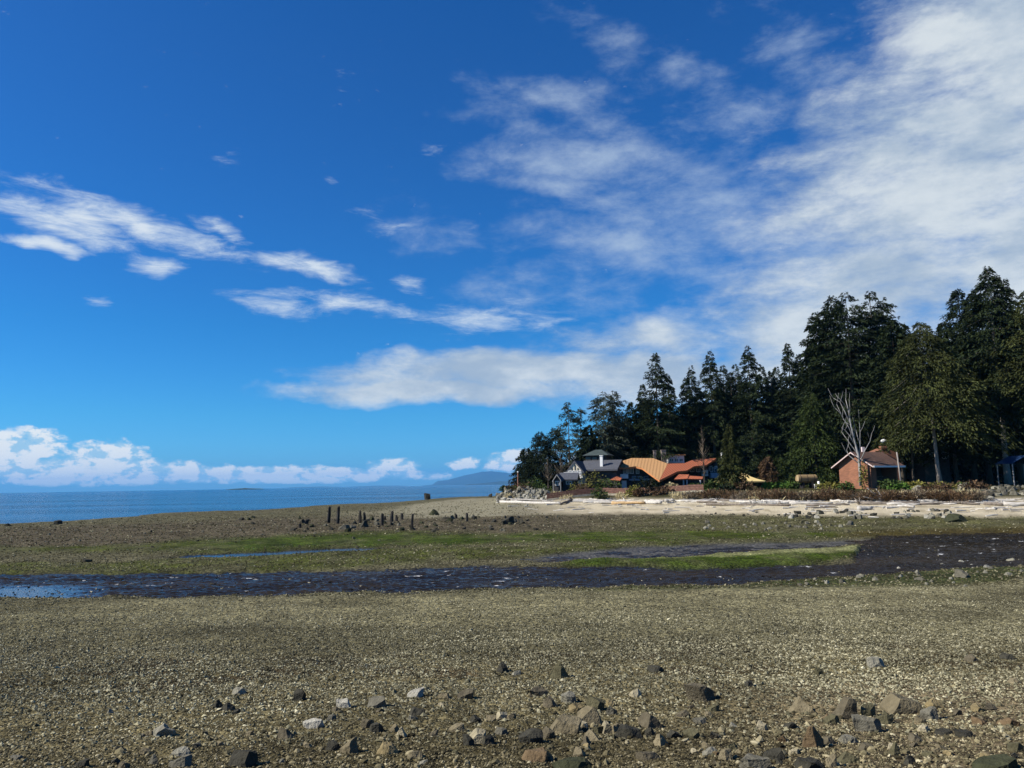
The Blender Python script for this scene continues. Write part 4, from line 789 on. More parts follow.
    for x0, x1 in ((632, 636), (638, 642), (644, 648)): window(root, x0, 476, x1, 481, 141.15, BLUE)
    a, b = at(629, 479.2, 140.9), at(650, 474.8, 140.9); MB().box(((a.x + b.x) / 2, 140.9, a.z - .1), (b.x - a.x, .3, .3)).build('balcony_rail', BLUE, root)
    # porch roofs
    MB().prism([at(674, 479.3, 134.6), at(679, 474.2, 137.2), at(689, 474.4, 137.8), at(687.5, 478.6, 135)], (0, .1, -.2)).build('porch_roof', SHADED_ROOF, root)
    MB().prism([at(687.8, 475.6, 137.4), at(703, 476.6, 138), at(702.4, 479, 136), at(687.6, 478.8, 135.2)], (0, .1, -.2)).build('porch_roof', SHADED_ROOF, root)
    MB().prism([at(609.6, 479.8, 134.5), at(618, 475.6, 137), at(622, 477.6, 136.6), at(620, 480.6, 134.2)], (0, .1, -.2)).build('porch_roof', SHADED_ROOF, root)
    for px in (683.3, 686.8, 700): 
        t = at(px, 479, 140.6); MB().box((t.x, 140.6, (t.z + z0) / 2), (.22, .22, t.z - z0)).build('post', WHITE, root)
    for (x0, y0, x1, y1, D, mt, nm) in ((702.2, 470, 708, 476, 146, WHITE, 'balcony'), (711, 472.6, 722, 478, 145.5, BLUE, 'balcony')):
        a, b = at(x0, y1, D), at(x1, y0, D); MB().box(((a.x + b.x) / 2, D + .6, (a.z + b.z) / 2), (b.x - a.x, 1.3, b.z - a.z)).build(nm, mt, root)
    for x0, x1 in ((690, 694), (696, 700), (709, 712.5), (714, 717)): window(root, x0, 467.3 if x0 < 702 else 466, x1, 472, 145.2 if x0 < 702 else 147)
    a, b = at(676, 490.4, 139.5), at(694, 489.4, 139.5); MB().box(((a.x + b.x) / 2, 140, a.z + .1), (b.x - a.x, 1.5, .3)).build('porch_deck', WHITE, root)
house_orange()
def gazebo():
    D = 118.0; g = at(750, 486, D); z0 = H(g.x, g.y) - .1; root = thing('garden_canopy', (g.x, D, z0), 'yellow tent shaped canopy roof on posts beside the front cedar', 'canopy')
    ap = at(738.5, 470, D); ev = at(764.3, 480.8, D - 2); hw = ev.x - ap.x; n = 8; prof = [(1, 0), (.72, .16), (.45, .40), (.22, .72), (0.02, 1)]
    m = MB(); rings = []
    for (r, h) in prof: rings.append([m.bm.verts.new((ap.x + sx * r * hw, D + sy * r * 2.6, ev.z + (ap.z - ev.z) * h)) for sx, sy in ((-1, -1), (1, -1), (1, 1), (-1, 1))])
    for A, B in zip(rings, rings[1:]):
        for k in range(4): m.bm.faces.new((A[k], A[(k + 1) % 4], B[(k + 1) % 4], B[k]))
    low = [m.bm.verts.new((v.co.x, v.co.y, v.co.z - .18)) for v in rings[0]]
    for k in range(4): m.bm.faces.new((low[k], low[(k + 1) % 4], rings[0][(k + 1) % 4], rings[0][k]))
    m.bm.faces.new(low[::-1]); m.bm.faces.new(rings[-1]); bmesh.ops.recalc_face_normals(m.bm, faces=m.bm.faces[:]); m.build('canopy_roof', TENT, root)
    for sx in (-.9, -.3, .3, .9):
        for sy in (-2.2, 2.2): MB().box((ap.x + sx * hw, D + sy, (z0 + ev.z - .18) / 2), (.14, .14, ev.z - .18 - z0)).build('post', TIMBER, root)
gazebo()
def barrel_hut():
    D = 112.0; g = at(806, 484, D); z0 = H(g.x, g.y) - .05; root = thing('barrel_hut', (g.x, D, z0), 'tan round barrel shaped wooden hut left of the brick hut', 'hut')
    a, b = at(797, 479.5, D), at(816, 479.5, D); r = .62; zc = z0 + r + .75; wood = plain('barrel_wood', (.26, .18, .085), .8, .25, 3, stretch=(.4, 4, 4)); endw = plain('barrel_end', (.36, .27, .15))
    mb = MB(); mb.tube([(a.x, D - .3, zc), ((a.x + b.x) / 2, D, zc), (b.x, D + .3, zc)], r, 20); mb.build('barrel', wood, root)
    MB().tube([(a.x - .06, D - .33, zc), (a.x + .02, D - .33, zc)], r * .88, 20).build('end_wall', endw, root)
    for t in (.25, .75): MB().box((a.x + (b.x - a.x) * t, D, (z0 + zc - r) / 2 + .05), (.3, 1.2, zc - r - z0 + .2)).build('cradle', TIMBER, root)
    t = MB(); 
    for q in (.12, .5, .88): x = a.x + (b.x - a.x) * q; t.tube([(x - .03, D - .3 + .6 * q, zc), (x + .03, D - .3 + .6 * q, zc)], r + .02, 20)
    t.build('hoop', TIMBER, root)
    c = at(817.3, 482.8, 110); m = MB().box((c.x, 110, H(c.x, 110) + .5), (.75, .6, .14)).box((c.x + .25, 110.2, H(c.x, 110) + .75), (.1, .6, .5))
    chair = thing('garden_chair', (c.x, 110, H(c.x, 110)), 'small white garden chair beside the barrel hut', 'chair'); m.build('seat', WHITE, chair)
    for sx in (-.3, .3):
        for sy in (-.25, .25): MB().box((c.x + sx, 110 + sy, H(c.x, 110) + .22), (.06, .06, .44)).build('leg', WHITE, chair)
barrel_hut()
def brick_hut():
    D = 99.0; c = at(871.8, 484, D); z0 = H(c.x, c.y) - .4
    root = thing('brick_hut', (c.x, D, z0), 'red brick hut with a white edged gable and a dark open porch', 'hut')
    L = at(840, 484, 103); R = at(899.5, 484, 102.5); c2 = Vector((c.x, c.y)); lv = Vector((L.x, L.y)) - c2; rv = Vector((R.x, R.y)) - c2
    lw = lv.length; lv.normalize(); rv = Vector((-lv.y, lv.x)) if (-lv.y * rv.x + lv.x * rv.y) > 0 else Vector((lv.y, -lv.x)); ln = 5.6
    def P(l, r, z): return Vector((c2.x + lv.x * l + rv.x * r, c2.y + lv.y * l + rv.y * r, z))
    ze = at(871.8, 462.3, D).z; za = ze + 1.45
    # gable wall and returns, porch opening on the right
    gw = [P(0, 0, z0), P(lw, 0, z0), P(lw, 0, ze), P(lw / 2, 0, za - .3), P(0, 0, ze)]; off = P(0, .35, 0) - P(0, 0, 0)
    MB().prism(gw, off).build('wall', BRICK, root)
    MB().prism([P(0, .36, z0), P(.35, .36, z0), P(.35, .36, ze), P(0, .36, ze)], rv.to_3d() * .75).build('pier', BRICK, root)
    MB().prism([P(lw - .3, .36, z0), P(lw, .36, z0), P(lw, .36, ze), P(lw - .3, .36, ze)], rv.to_3d() * (ln - .4)).build('wall', BRICK, root)
    MB().prism([P(2.1, .36, z0), P(2.3, .36, z0), P(2.3, .36, ze), P(2.1, .36, ze)], rv.to_3d() * (ln - .4)).build('porch_wall', DKWALL, root)
    MB().prism([P(0, ln - .3, z0), P(lw, ln - .3, z0), P(lw, ln - .3, ze), P(lw / 2, ln - .3, za - .3), P(0, ln - .3, ze)], rv.to_3d() * .3).build('wall', BRICK, root)
    ov = .75; sl = (za - ze) / (lw / 2)
    for s, (l0, l1) in enumerate(((-ov, lw / 2), (lw + ov, lw / 2))):
        q = [P(l0, -.55, ze - ov * sl), P(l1, -.55, za), P(l1, -.55, za - .16), P(l0, -.55, ze - ov * sl - .16)]
        MB().prism(q, rv.to_3d() * (ln + 1.1)).build('roof', HUT_ROOF, root)
        MB().prism([p + (-rv.to_3d() * .06) + Vector((0, 0, -.04)) for p in q], rv.to_3d() * .055).build('bargeboard', plain('bargeboard_paint', (.55, .42, .38)), root)
    e = [P(-ov - .03, -.5, ze - ov * sl + .02), P(-ov - .03, -.5, ze - ov * sl - .2)]
    MB().prism([e[0], e[1], e[1] - lv.to_3d() * .08, e[0] - lv.to_3d() * .08], rv.to_3d() * (ln + 1.0)).build('fascia', WHITE, root)
    # taller brick block with a stepped stack behind the ridge
    b0 = at(866, 455, 106.5); b1 = at(898, 449.5, 106.5); zt = at(880, 450.5, 106.5).z
    MB().prism([(b0.x, 106.5, z0), (b1.x, 106.5, z0), (b1.x, 106.5, zt - .4), ((b0.x + b1.x) / 2 + .4, 106.5, zt + .35), (b0.x, 106.5, zt - .7)], (0, 2.5, 0)).build('upper_wall', BRICK, root)
    t = at(883.5, 446, 106.8); MB().box((t.x, 107, t.z - .7), (.8, .7, 1.4)).build('chimney', BRICK, root)
    t = at(862.7, 447, 103.5); MB().box((t.x, 103.5, t.z - .9), (.35, .35, 1.8)).build('vent_pipe', plain('vent_paint', (.6, .5, .47)), root)
    a = at(896.7, 452, 97.5); b = at(901.5, 484, 97.5); b.z = H(b.x, b.y)
    tag(MB().tube([b, b.lerp(a, .5), a], [.12, .10, .08], 8).build('pole', BARK_PALE, smooth=True), 'pale leaning wooden pole at the right corner of the brick hut', 'pole')
brick_hut()
def far_house():
    D = 119.0; a, b = at(922, 446, D), at(952, 440.5, D); z0 = H((a.x + b.x) / 2, D) - .2; root = thing('pale_house', ((a.x + b.x) / 2, D, z0), 'white house glimpsed under the branches of the leaning cedar', 'house')
    MB().box(((a.x + b.x) / 2, D + 3, (z0 + a.z) / 2), (b.x - a.x - .8, 5, a.z - z0)).build('wall', DKWALL, root)
    MB().prism([(a.x, D, a.z), ((a.x * .6 + b.x * .4), D, b.z + .5), (b.x, D, a.z), (b.x, D, a.z - .3), (a.x, D, a.z - .3)], (0, 6, 0)).build('roof', WHITE, root)
    window(root, 930, 452, 936, 459, D + .45); window(root, 942, 452, 948, 459, D + .45)
    c = at(884, 441, 112); m = MB(); r = bmesh.ops.create_icosphere(m.bm, subdivisions=2, radius=1); bmesh.ops.transform(m.bm, matrix=Matrix.Translation(c) @ Matrix.Diagonal((.5, .14, .28, 1)), verts=r['verts'])
    d = thing('dish_antenna', (c.x, c.y, H(c.x, c.y)), 'white oval dish on a pole above the brick hut roof', 'dish'); m.build('dish', WHITE, d); zb = H(c.x, c.y); MB().tube([(c.x, c.y + .1, zb), (c.x, c.y + .1, c.z)], .05, 6).build('pole', TIMBER, d)
    D = 100.; a, b = at(1012, 463, D), at(1040, 455, D); zb = H(a.x, D) - .1; t = thing('tarp_shelter', ((a.x + b.x) / 2, D, zb), 'blue tarpaulin shelter on posts at the right edge of the view', 'shelter')
    MB().prism([(a.x, D, a.z), ((a.x + b.x) / 2, D, b.z), (b.x, D, a.z), (b.x, D, a.z - .1), ((a.x + b.x) / 2, D, b.z - .1), (a.x, D, a.z - .1)], (0, 3.5, 0)).build('tarp', TARP, t)
    for x in (a.x + .1, b.x - .1):
        for y in (D + .1, D + 3.3): MB().box((x, y, (zb + a.z - .1) / 2), (.1, .1, a.z - .1 - zb)).build('post', DEADWOOD, t)
    p = at(517.8, 472, 125.5); q = at(517.8, 489, 125.5); q.z = H(q.x, q.y) - .1
    f = thing('flagpole', q, 'thin reddish flagpole without a flag on the rock bank', 'flagpole'); MB().tube([q, p], [.09, .06], 8).build('mast', REDPOLE, f); r = MB(); k = bmesh.ops.create_icosphere(r.bm, subdivisions=2, radius=.13); bmesh.ops.translate(r.bm, vec=p, verts=k['verts']); r.build('finial', WHITE, f)
far_house()
def fence():
    root = None; x0, x1 = 545, 700; pts = []
    for px in np.linspace(x0, x1, 32):
        D = np.interp(px, [545, 600, 700], [117.5, 118, 109]); X = (px - 512) / FPX * D; pts.append(Vector((X, D, H(X, D))))
    root = thing('board_fence', pts[0], 'low reddish brown board fence along the top of the beach', 'fence'); wood = plain('fence_boards', (.17, .085, .06), .85, .3, 3)
    mb = MB()
    for a, b in zip(pts, pts[1:]):
        for k in range(3): mb.prism([a + Vector((0, 0, .28 + k * .27)), b + Vector((0, 0, .28 + k * .27)), b + Vector((0, 0, .52 + k * .27)), a + Vector((0, 0, .52 + k * .27))], (0, .05, 0))
    mb.build('boards', wood, root)
    for a in pts[::2]: MB().box((a.x, a.y + .12, a.z + .5), (.12, .12, 1.3)).build('post', wood, root)
    lw = MB(); st = plain('low_wall_stone', (.40, .35, .26), .9, .3, 1.5, bump=.4)
    wr = thing('retaining_wall', pts[0] + Vector((0, -.5, -.3)), 'low pale stone wall at the foot of the board fence', 'wall')
    for a, b in zip(pts, pts[1:]): lw.prism([a + Vector((0, -.5, -1.0)), b + Vector((0, -.5, -1.0)), b + Vector((0, -.5, .25)), a + Vector((0, -.5, .25))], (0, .35, 0))
    lw.build('wall_face', st, wr)
fence()

# ------------------------------------------------------------------ boulders, pilings, driftwood, stones
def rock_mesh(w, d, h, shape='block', rough=.06, sub=2):
    from mathutils import noise as mnoise
    R = random.uniform; bm = bmesh.new(); bmesh.ops.create_cube(bm, size=2.0)
    def cut(n, dist):
        n = Vector(n).normalized(); r = bmesh.ops.bisect_plane(bm, geom=bm.verts[:] + bm.edges[:] + bm.faces[:], plane_co=n * dist, plane_no=n, clear_outer=True)
        e = [x for x in r['geom_cut'] if isinstance(x, bmesh.types.BMEdge)]
        if len(e) > 2: bmesh.ops.edgeloop_fill(bm, edges=e)
    a0 = R(0, 6.28)
    if shape == 'pyr':
        for k in range(random.choice((3, 4, 4, 5))): a = a0 + k * 1.5 + R(-.35, .35); cut((math.cos(a), math.sin(a), R(.35, .75)), R(.34, .6))
        cut((R(-.4, .4), R(-.4, .4), 1), R(.62, .85))
    elif shape == 'flat':
        for k in range(7): a = a0 + k * .9 + R(-.3, .3); cut((math.cos(a), math.sin(a), R(-.2, .7)), R(.7, .95))
        cut((R(-.3, .3), R(-.3, .3), 1), R(.6, .9)); cut((R(-.6, .6), R(-.6, .6), 1), R(.8, 1.0))
    else:
        for k in range(5): a = a0 + k * 1.26 + R(-.4, .4); cut((math.cos(a), math.sin(a), R(-.25, .65)), R(.62, .98))
        cut((R(-.7, .7), R(-.7, .7), 1), R(.55, .85)); cut((R(-.9, .9), R(-.9, .9), 1), R(.6, .95)); cut((R(-1, 1), R(-1, 1), R(.3, 1)), R(.7, 1.0))
    lo = Vector([min(v.co[i] for v in bm.verts) for i in range(3)]); hi = Vector([max(v.co[i] for v in bm.verts) for i in range(3)])
    for v in bm.verts: v.co = Vector(((v.co.x - lo.x) / (hi.x - lo.x) * w - w / 2, (v.co.y - lo.y) / (hi.y - lo.y) * d - d / 2, (v.co.z - lo.z) / (hi.z - lo.z) * h * 1.25 - .25 * h))
    bmesh.ops.triangulate(bm, faces=bm.faces[:]); mw = min(w, d, h); L0 = max(w, d, h)
    for i in range(sub): bmesh.ops.subdivide_edges(bm, edges=[e for e in bm.edges if e.calc_length() > L0 * (.34, .22, .14)[i]], cuts=1)
    bmesh.ops.triangulate(bm, faces=bm.faces[:]); off = Vector((R(0, 50), R(0, 50), R(0, 50))); bm.normal_update()
    for v in bm.verts: v.co += v.normal * (mnoise.noise(v.co / L0 * 3.2 + off) * .055 + mnoise.noise(v.co / L0 * 9 + off) * .022) * L0
    me = bpy.data.meshes.new('rock'); bm.to_mesh(me); bm.free(); return me
def put_rock(px, py, w, h, tone, label, shape=None, name='rock', group=None, cat='rock', dlo=4.0, sink=.21, sub=2):
    g = ground(px, py + h / 2 - 1, dlo); s = g.y / FPX
    shape = shape or ('flat' if h < w * .5 else ('pyr' if random.random() < .15 else 'block'))
    o = link(name, rock_mesh(w * s * 1.06, w * s * random.uniform(.7, 1.0), h * s * (1.08 if shape == 'pyr' else 1.04), shape, sub=sub), ROCK[tone]); o.location = (g.x, g.y + w * s * .3, H(g.x, g.y + w * s * .3) - h * s * sink)
    return tag(o, label, cat, group)
GR = 'loose rocks on the near shingle'
ROCKS = [(238, 692, 12, 7, 'pale', 'pale flat stone alone at the upper left of the scattered rocks'), (216, 705, 10, 8, 'dark', 'small dark stone touching a flat dark one, upper left of the rocks'), (227, 708, 15, 8, 'dark', 'flat dark stone below the pale stone at upper left'),
 (299, 696, 11, 11, 'dark', 'dark upright stone alone above the long white flat stone'), (343, 704, 14, 10, 'white', 'white pointed stone left of the grey wedge stone'), (377, 703, 18, 11, 'grey', 'grey wedge stone right of the white pointed stone'), (415, 694, 15, 8, 'white', 'white smooth stone farthest back in the left half'), (417, 712, 14, 9, 'dark', 'dark wedge stone below the white smooth stone'),
 (313, 725, 20, 9, 'white', 'long flat white stone, whitest on the left'), (160, 732, 19, 12, 'pale', 'pale grey stone, leftmost of the large ones'), (286, 735, 17, 10, 'brown', 'flat brown stone below left of the long white stone'), (367, 724, 12, 10, 'brown', 'brown stone leaning on a dark neighbour, right of the long white stone'), (375, 728, 12, 10, 'dark', 'dark stone paired with a leaning brown one'), (400, 733, 12, 11, 'cream', 'cream upright stone in the left half'),
 (332, 747, 14, 9, 'dark', 'dark stone on the left of a grey angular block'), (349, 746, 17, 16, 'tan', 'grey-tan angular block with a dark right side, low centre left'), (386, 750, 20, 10, 'yellow', 'flat yellow-tan stone right of the angular block'), (152, 761, 12, 11, 'grey', 'grey stone at the bottom left beside two stacked slabs'), (178, 754, 17, 6, 'pale', 'upper one of two stacked grey slabs at bottom left'), (175, 763, 22, 11, 'grey', 'lower one of two stacked grey slabs at bottom left'),
 (242, 759, 28, 17, 'dark', 'large dark wedge rock at the bottom left'), (415, 756, 15, 7, 'tan', 'flat tan stone at the bottom between left and centre'), (80, 764, 12, 7, 'dark', 'dark stone at the very bottom left corner'), (122, 766, 10, 6, 'brown', 'low brown stone at the bottom edge, left'), (15, 759, 11, 4, 'grey', 'thin grey stone at the far left edge'),
 (502, 668, 11, 11, 'dark', 'dark cube shaped stone, farthest back of all'), (516, 674, 9, 5, 'pale', 'tiny pale stone just right of the dark cube stone'), (560, 671, 21, 18, 'olive', 'olive pyramid rock standing alone at back centre', 'pyr'), (657, 670, 15, 6, 'dark', 'flat dark stone alone at back, right of the olive pyramid'), (700, 693, 27, 18, 'brown', 'large grey-brown rock with a black right side, right of centre'),
 (636, 694, 11, 8, 'cream', 'bright cream stone between the slab pile and the grey-brown rock'), (540, 693, 18, 9, 'brown', 'low brown stone left of the light grey boulder'), (570, 698, 15, 11, 'pale', 'light grey boulder behind the central pile'), (550, 703, 12, 11, 'brown', 'brown round stone left of the light grey boulder'), (596, 704, 18, 16, 'olive', 'standing slab at the top of the central pile'),
 (590, 716, 22, 20, 'tan', 'large tan block with lit face in the central pile'), (567, 726, 28, 17, 'tan', 'broad tan slab lying left in the central pile'), (577, 709, 15, 9, 'yellow', 'yellow stone tucked behind the central pile'), (612, 711, 10, 9, 'grey', 'grey stone on the right of the central pile'), (611, 704, 8, 6, 'yellow', 'small yellow stone right of the standing slab'),
 (465, 696, 14, 8, 'brown', 'flat brown stone left of the dark cube stone, farther right than its tan neighbour'), (444, 697, 12, 6, 'tan', 'flat tan stone beside the flat brown one'), (456, 729, 14, 8, 'tan', 'tan stone left of the split pale rock'), (475, 720, 11, 8, 'dark', 'dark pointed stone above the split pale rock'), (503, 716, 12, 8, 'cream', 'pale cream stone left of the central pile'), (512, 717, 9, 6, 'tan', 'little tan stone right beside the pale cream one'), (501, 732, 12, 7, 'grey', 'grey stone right of the split pale rock'),
 (478, 737, 17, 15, 'cream', 'pale half of the split rock left of centre'), (468, 741, 11, 11, 'dark', 'dark stone at the left of the split pale rock'), (488, 741, 13, 10, 'dark', 'dark half of the split rock left of centre'), (531, 738, 22, 13, 'dark', 'dark wedge rock below the broad tan slab'), (549, 734, 13, 11, 'brown', 'brown stone between the dark wedge and the tan slab'), (592, 736, 22, 12, 'tan', 'flat pointed tan rock in front of the central pile'),
 (607, 728, 10, 13, 'cream', 'beige upright stone right of the central pile'), (615, 730, 9, 9, 'tan', 'tan stone leaning on the beige upright one'), (631, 733, 29, 12, 'dark', 'dark arched rock right of the central pile', 'flat'), (652, 722, 20, 14, 'brown', 'dark brown rock behind the arched rock'), (650, 733, 11, 9, 'dark', 'dark stone touching the right end of the arched rock'), (661, 741, 14, 12, 'tan', 'tan pyramid stone right of the arched rock', 'pyr'), (674, 735, 12, 8, 'dark', 'dark stone between the tan pyramid and the olive stones'),
 (695, 735, 17, 10, 'olive', 'olive stone below the large grey-brown rock'), (711, 753, 14, 7, 'pale', 'pale flat stone low right of centre'), (726, 756, 12, 11, 'tan', 'tan stone beside the pale flat one'), (538, 757, 28, 12, 'rust', 'rusty brown rock low in the centre'), (579, 753, 13, 9, 'tan', 'rounded tan stone low in the centre'), (588, 748, 9, 6, 'yellow', 'small yellow stone above the rounded tan one'), (572, 766, 36, 10, 'moss', 'mossy dark rock cut by the bottom edge in the centre', 'flat'), (649, 757, 22, 8, 'brown', 'low brown stone at the bottom right of centre'),
 (684, 714, 12, 8, 'brown', 'small brown stone right of the dark brown rock'), (700, 722, 12, 5, 'grey', 'flat grey stone under the large grey-brown rock'), (734, 726, 8, 5, 'pale', 'small pale rounded stone alone right of centre'),
 (877, 663, 15, 10, 'pale', 'pale and brown stone at back right'), (802, 706, 24, 15, 'tan', 'angular tan rock at the left of the right hand rocks', 'pyr'), (845, 709, 22, 22, 'brown', 'brown pyramid rock in the right group', 'pyr'), (870, 711, 14, 14, 'olive', 'olive stone behind the grey block in the right group'), (870, 724, 25, 18, 'grey', 'grey angular block in the right group'), (909, 704, 35, 21, 'tan', 'biggest tan boulder of the right group', 'block'), (931, 715, 16, 12, 'grey', 'grey stone at the right foot of the biggest tan boulder'), (937, 705, 15, 10, 'yellow', 'yellow-tan stone right of the biggest boulder'),
 (887, 720, 15, 10, 'olive', 'olive stone left below the biggest boulder'), (921, 720, 11, 8, 'tan', 'tan stone under the biggest boulder'), (762, 726, 11, 11, 'cream', 'cream yellow stone at the left of the rust pyramid'), (814, 738, 24, 22, 'rust', 'rust coloured pyramid rock with a steep tip', 'pyr'), (897, 750, 13, 14, 'olive', 'small upright olive rock below the biggest boulder', 'pyr'), (849, 740, 17, 8, 'pale', 'pale flat stone right of the rust pyramid'), (850, 759, 20, 11, 'olive', 'olive stone near the bottom, right of the rust pyramid'), (833, 762, 10, 12, 'tan', 'narrow tan stone left of the low olive one'),
 (757, 763, 27, 15, 'grey', 'grey-green block at the bottom edge, right of centre', 'block'), (777, 755, 18, 12, 'dark', 'dark block behind the grey-green block'), (812, 766, 26, 9, 'dark', 'dark low rock at the bottom edge under the rust pyramid'), (1001, 765, 38, 13, 'moss', 'large mossy dark green block in the bottom right corner', 'block'), (981, 722, 13, 7, 'rust', 'rust coloured flat stone at the right'), (1013, 723, 16, 8, 'rust', 'rusty stone touching the right edge'), (980, 709, 14, 7, 'yellow', 'yellow stone right of the biggest boulder group'), (992, 708, 11, 6, 'brown', 'brown stone beside the yellow stone at right'),
 (973, 659, 11, 7, 'brown', 'brown stone far back near the right edge'), (1010, 657, 12, 7, 'dark', 'dark flat stone far back at the right edge'), (1016, 681, 11, 7, 'tan', 'tan stone at the right edge, halfway down the shingle'), (820, 672, 9, 8, 'olive', 'small olive stone alone at back right'), (750, 684, 10, 7, 'dark', 'dark small stone alone right of the grey-brown rock'), (947, 733, 18, 5, 'dark', 'thin dark flat stone below the biggest boulder group'), (967, 735, 15, 6, 'dark', 'thin dark slab at right, beside a second one', ), (1017, 748, 14, 9, 'olive', 'olive stone at the right edge above the mossy block'),
 (990, 758, 12, 7, 'yellow', 'yellow stone behind the mossy corner block'), (868, 748, 14, 7, 'brown', 'brown flat stone in front of the grey angular block'), (833, 720, 14, 10, 'olive', 'olive stone at the left foot of the brown pyramid')]
for R_ in ROCKS: put_rock(*R_[:6], shape=R_[6] if len(R_) > 6 else None, group=GR, sub=3)

for k in range(48):
    px = random.choice([random.uniform(430, 720), random.uniform(700, 1035), random.uniform(700, 1035)]); py = 702 + 64 * random.random() ** .8; w = random.uniform(6, 11.5)
    put_rock(px, py, w, w * random.uniform(.5, .85), random.choice(['tan', 'brown', 'olive', 'tan', 'yellow', 'dark', 'cream', 'brown', 'rust']), 'smaller loose rock in the crowded lower right half of the shingle', group='smaller loose rocks on the near shingle')
for k in range(24):
    px = random.uniform(100, 440); w = random.uniform(6, 10)
    put_rock(px, random.uniform(705, 766), w, w * random.uniform(.5, .8), random.choice(['tan', 'brown', 'dark', 'grey', 'pale']), 'smaller loose stone on the lower left part of the shingle', group='smaller loose stones on the left shingle')

PROTO = {t: [rock_mesh(1, .85, .7, s, sub=2) for s in ('block', 'block', 'pyr', 'flat', 'block')] for t in ('grey', 'dark', 'pale', 'white', 'olive', 'moss')}
for t, l in PROTO.items():
    for me in l: me.materials.append(ROCK[t])
def stone(px, py, wpx, tone, label, group, dlo=25., squash=1.0, name='boulder', cat='boulder', pos=None):
    g = pos or ground(px, py, dlo); o = bpy.data.objects.new(name, random.choice(PROTO[tone])); COL.objects.link(o); s = wpx * g.y / FPX
    o.location = (g.x, g.y, g.z - .15 * s); o.scale = (s, s, s * squash * random.uniform(.8, 1.15)); o.rotation_euler = (random.uniform(-.2, .2), random.uniform(-.2, .2), random.uniform(0, 6.28)); return tag(o, label, cat, group)
# rip-rap bank on the point
for k in range(150):
    px = random.uniform(496, 546); t = random.random(); top = np.interp(px, [496, 503, 515, 546], [494, 488.5, 487.5, 488.5]); D = np.interp(px, [496, 505, 546], [121, 121, 119]) + t * 5
    X = (px - 512) / FPX * D; z = H(X, D); zt = np.interp(t, [0, 1], [1.1, at(px, top, D).z]); g = Vector((X, D, max(z, zt) - .1))
    stone(px, 0, random.uniform(2.5, 5.5), random.choice(['pale', 'white', 'white', 'pale', 'grey']), 'pale boulder in the rock bank on the point below the flagpole', 'pale boulders of the rock bank on the point', pos=g)
for k in range(130):
    px = random.uniform(968, 1060); t = random.random(); D = 81 + t * 9; X = (px - 512) / FPX * D; zt = 1.3 + t * (at(px, np.interp(px, [968, 985, 1000], [494, 487, 485.5]), 90).z - 1.3); g = Vector((X, D, max(H(X, D) - .1, zt - .15)))
    stone(px, 0, random.uniform(3.5, 8.5), random.choice(['grey', 'grey', 'pale', 'dark', 'dark', 'grey']), 'grey boulder in the boulder wall at the right edge of the beach', 'grey boulders of the wall at right', pos=g)
for px, py, w, t, lab in [(918, 490, 9, 'pale', 'pale boulder among the yellow-green shrubs right of the brick hut'), (965, 490, 11, 'pale', 'large pale boulder at the left end of the boulder wall'), (991, 499, 7, 'white', 'white boulder at the foot of the boulder wall'), (956, 521, 22, 'moss', 'big mossy boulder standing at the far edge of the pool'),
    (490, 497, 4, 'dark', 'dark upright boulder on the sand left of the rock bank'), (500, 498, 5, 'dark', 'dark boulder against the left end of the rock bank'), (428, 497, 6, 'dark', 'lone dark boulder at the far waterline'), (434, 515, 9, 'moss', 'dark weedy boulder highest among the bar stones'), (57, 524, 9, 'dark', 'dark weedy boulder near the waterline at far left'), (8, 526, 6, 'dark', 'small dark boulder at the waterline, left edge'),
    (87, 562, 7, 'dark', 'lone dark stone on the flats at left'), (508, 524, 12, 'dark', 'large dark stone at the right of the bar stones'), (345, 529, 13, 'grey', 'large grey stone in front of the pilings'), (364, 527, 12, 'dark', 'dark flat stone right of the large grey one'), (849, 525, 8, 'grey', 'grey stone at the right end of the stones by the side channel')]:
    stone(px, py, w, t, lab, None, squash=.62 if w > 12 else 1.0 if w > 5 else 1.4)
for k in range(85):
    px = random.choice([random.gauss(370, 60), random.uniform(215, 530), random.gauss(480, 40)]); py = random.uniform(518, 533) - max(0, (px - 430)) * .02
    stone(px, py, random.uniform(2.2, 6.5), random.choice(['dark', 'dark', 'grey', 'dark', 'moss']), 'dark stone on the gravel bar around the old pilings', 'dark stones on the bar around the pilings', name='stone', cat='stone')
for k in range(30):
    stone(random.uniform(20, 420), random.uniform(528, 548), random.uniform(1.8, 3.6), random.choice(['dark', 'grey']), 'small dark stone scattered on the flats left of the pilings', 'small dark stones on the left flats', name='stone', cat='stone')
for k in range(65):
    px = random.uniform(790, 950); stone(px, random.uniform(511, 519), random.uniform(2.5, 6.5), random.choice(['pale', 'grey', 'white', 'dark', 'dark']), 'stone in the rough row along the lower edge of the sand', 'stones along the lower edge of the sand', name='stone', cat='stone')
for k in range(45):
    px = random.uniform(700, 850); stone(px, random.gauss(526.5, 2), random.uniform(2, 5), random.choice(['pale', 'grey', 'pale', 'grey', 'olive']), 'grey stone in the stony patch beyond the side channel', 'grey stones beyond the side channel', name='stone', cat='stone')
for k in range(18):
    stone(random.uniform(690, 800), random.uniform(512, 517), random.uniform(1.8, 3.5), random.choice(['dark', 'grey']), 'small dark stone where sand meets weed', 'small stones where sand meets weed', name='stone', cat='stone')
for k in range(48):
    px = random.uniform(800, 1040); py = np.interp(px, [800, 900, 1024], [585, 578, 569]) + random.gauss(0, 4.5)
    stone(px, py, random.choice([2, 2.5, 3, 4, 5, 6]), random.choice(['pale', 'white', 'grey', 'pale', 'olive']), 'pale stone on the weedy near bank of the stream', 'pale stones on the weedy near bank', name='stone', cat='stone')
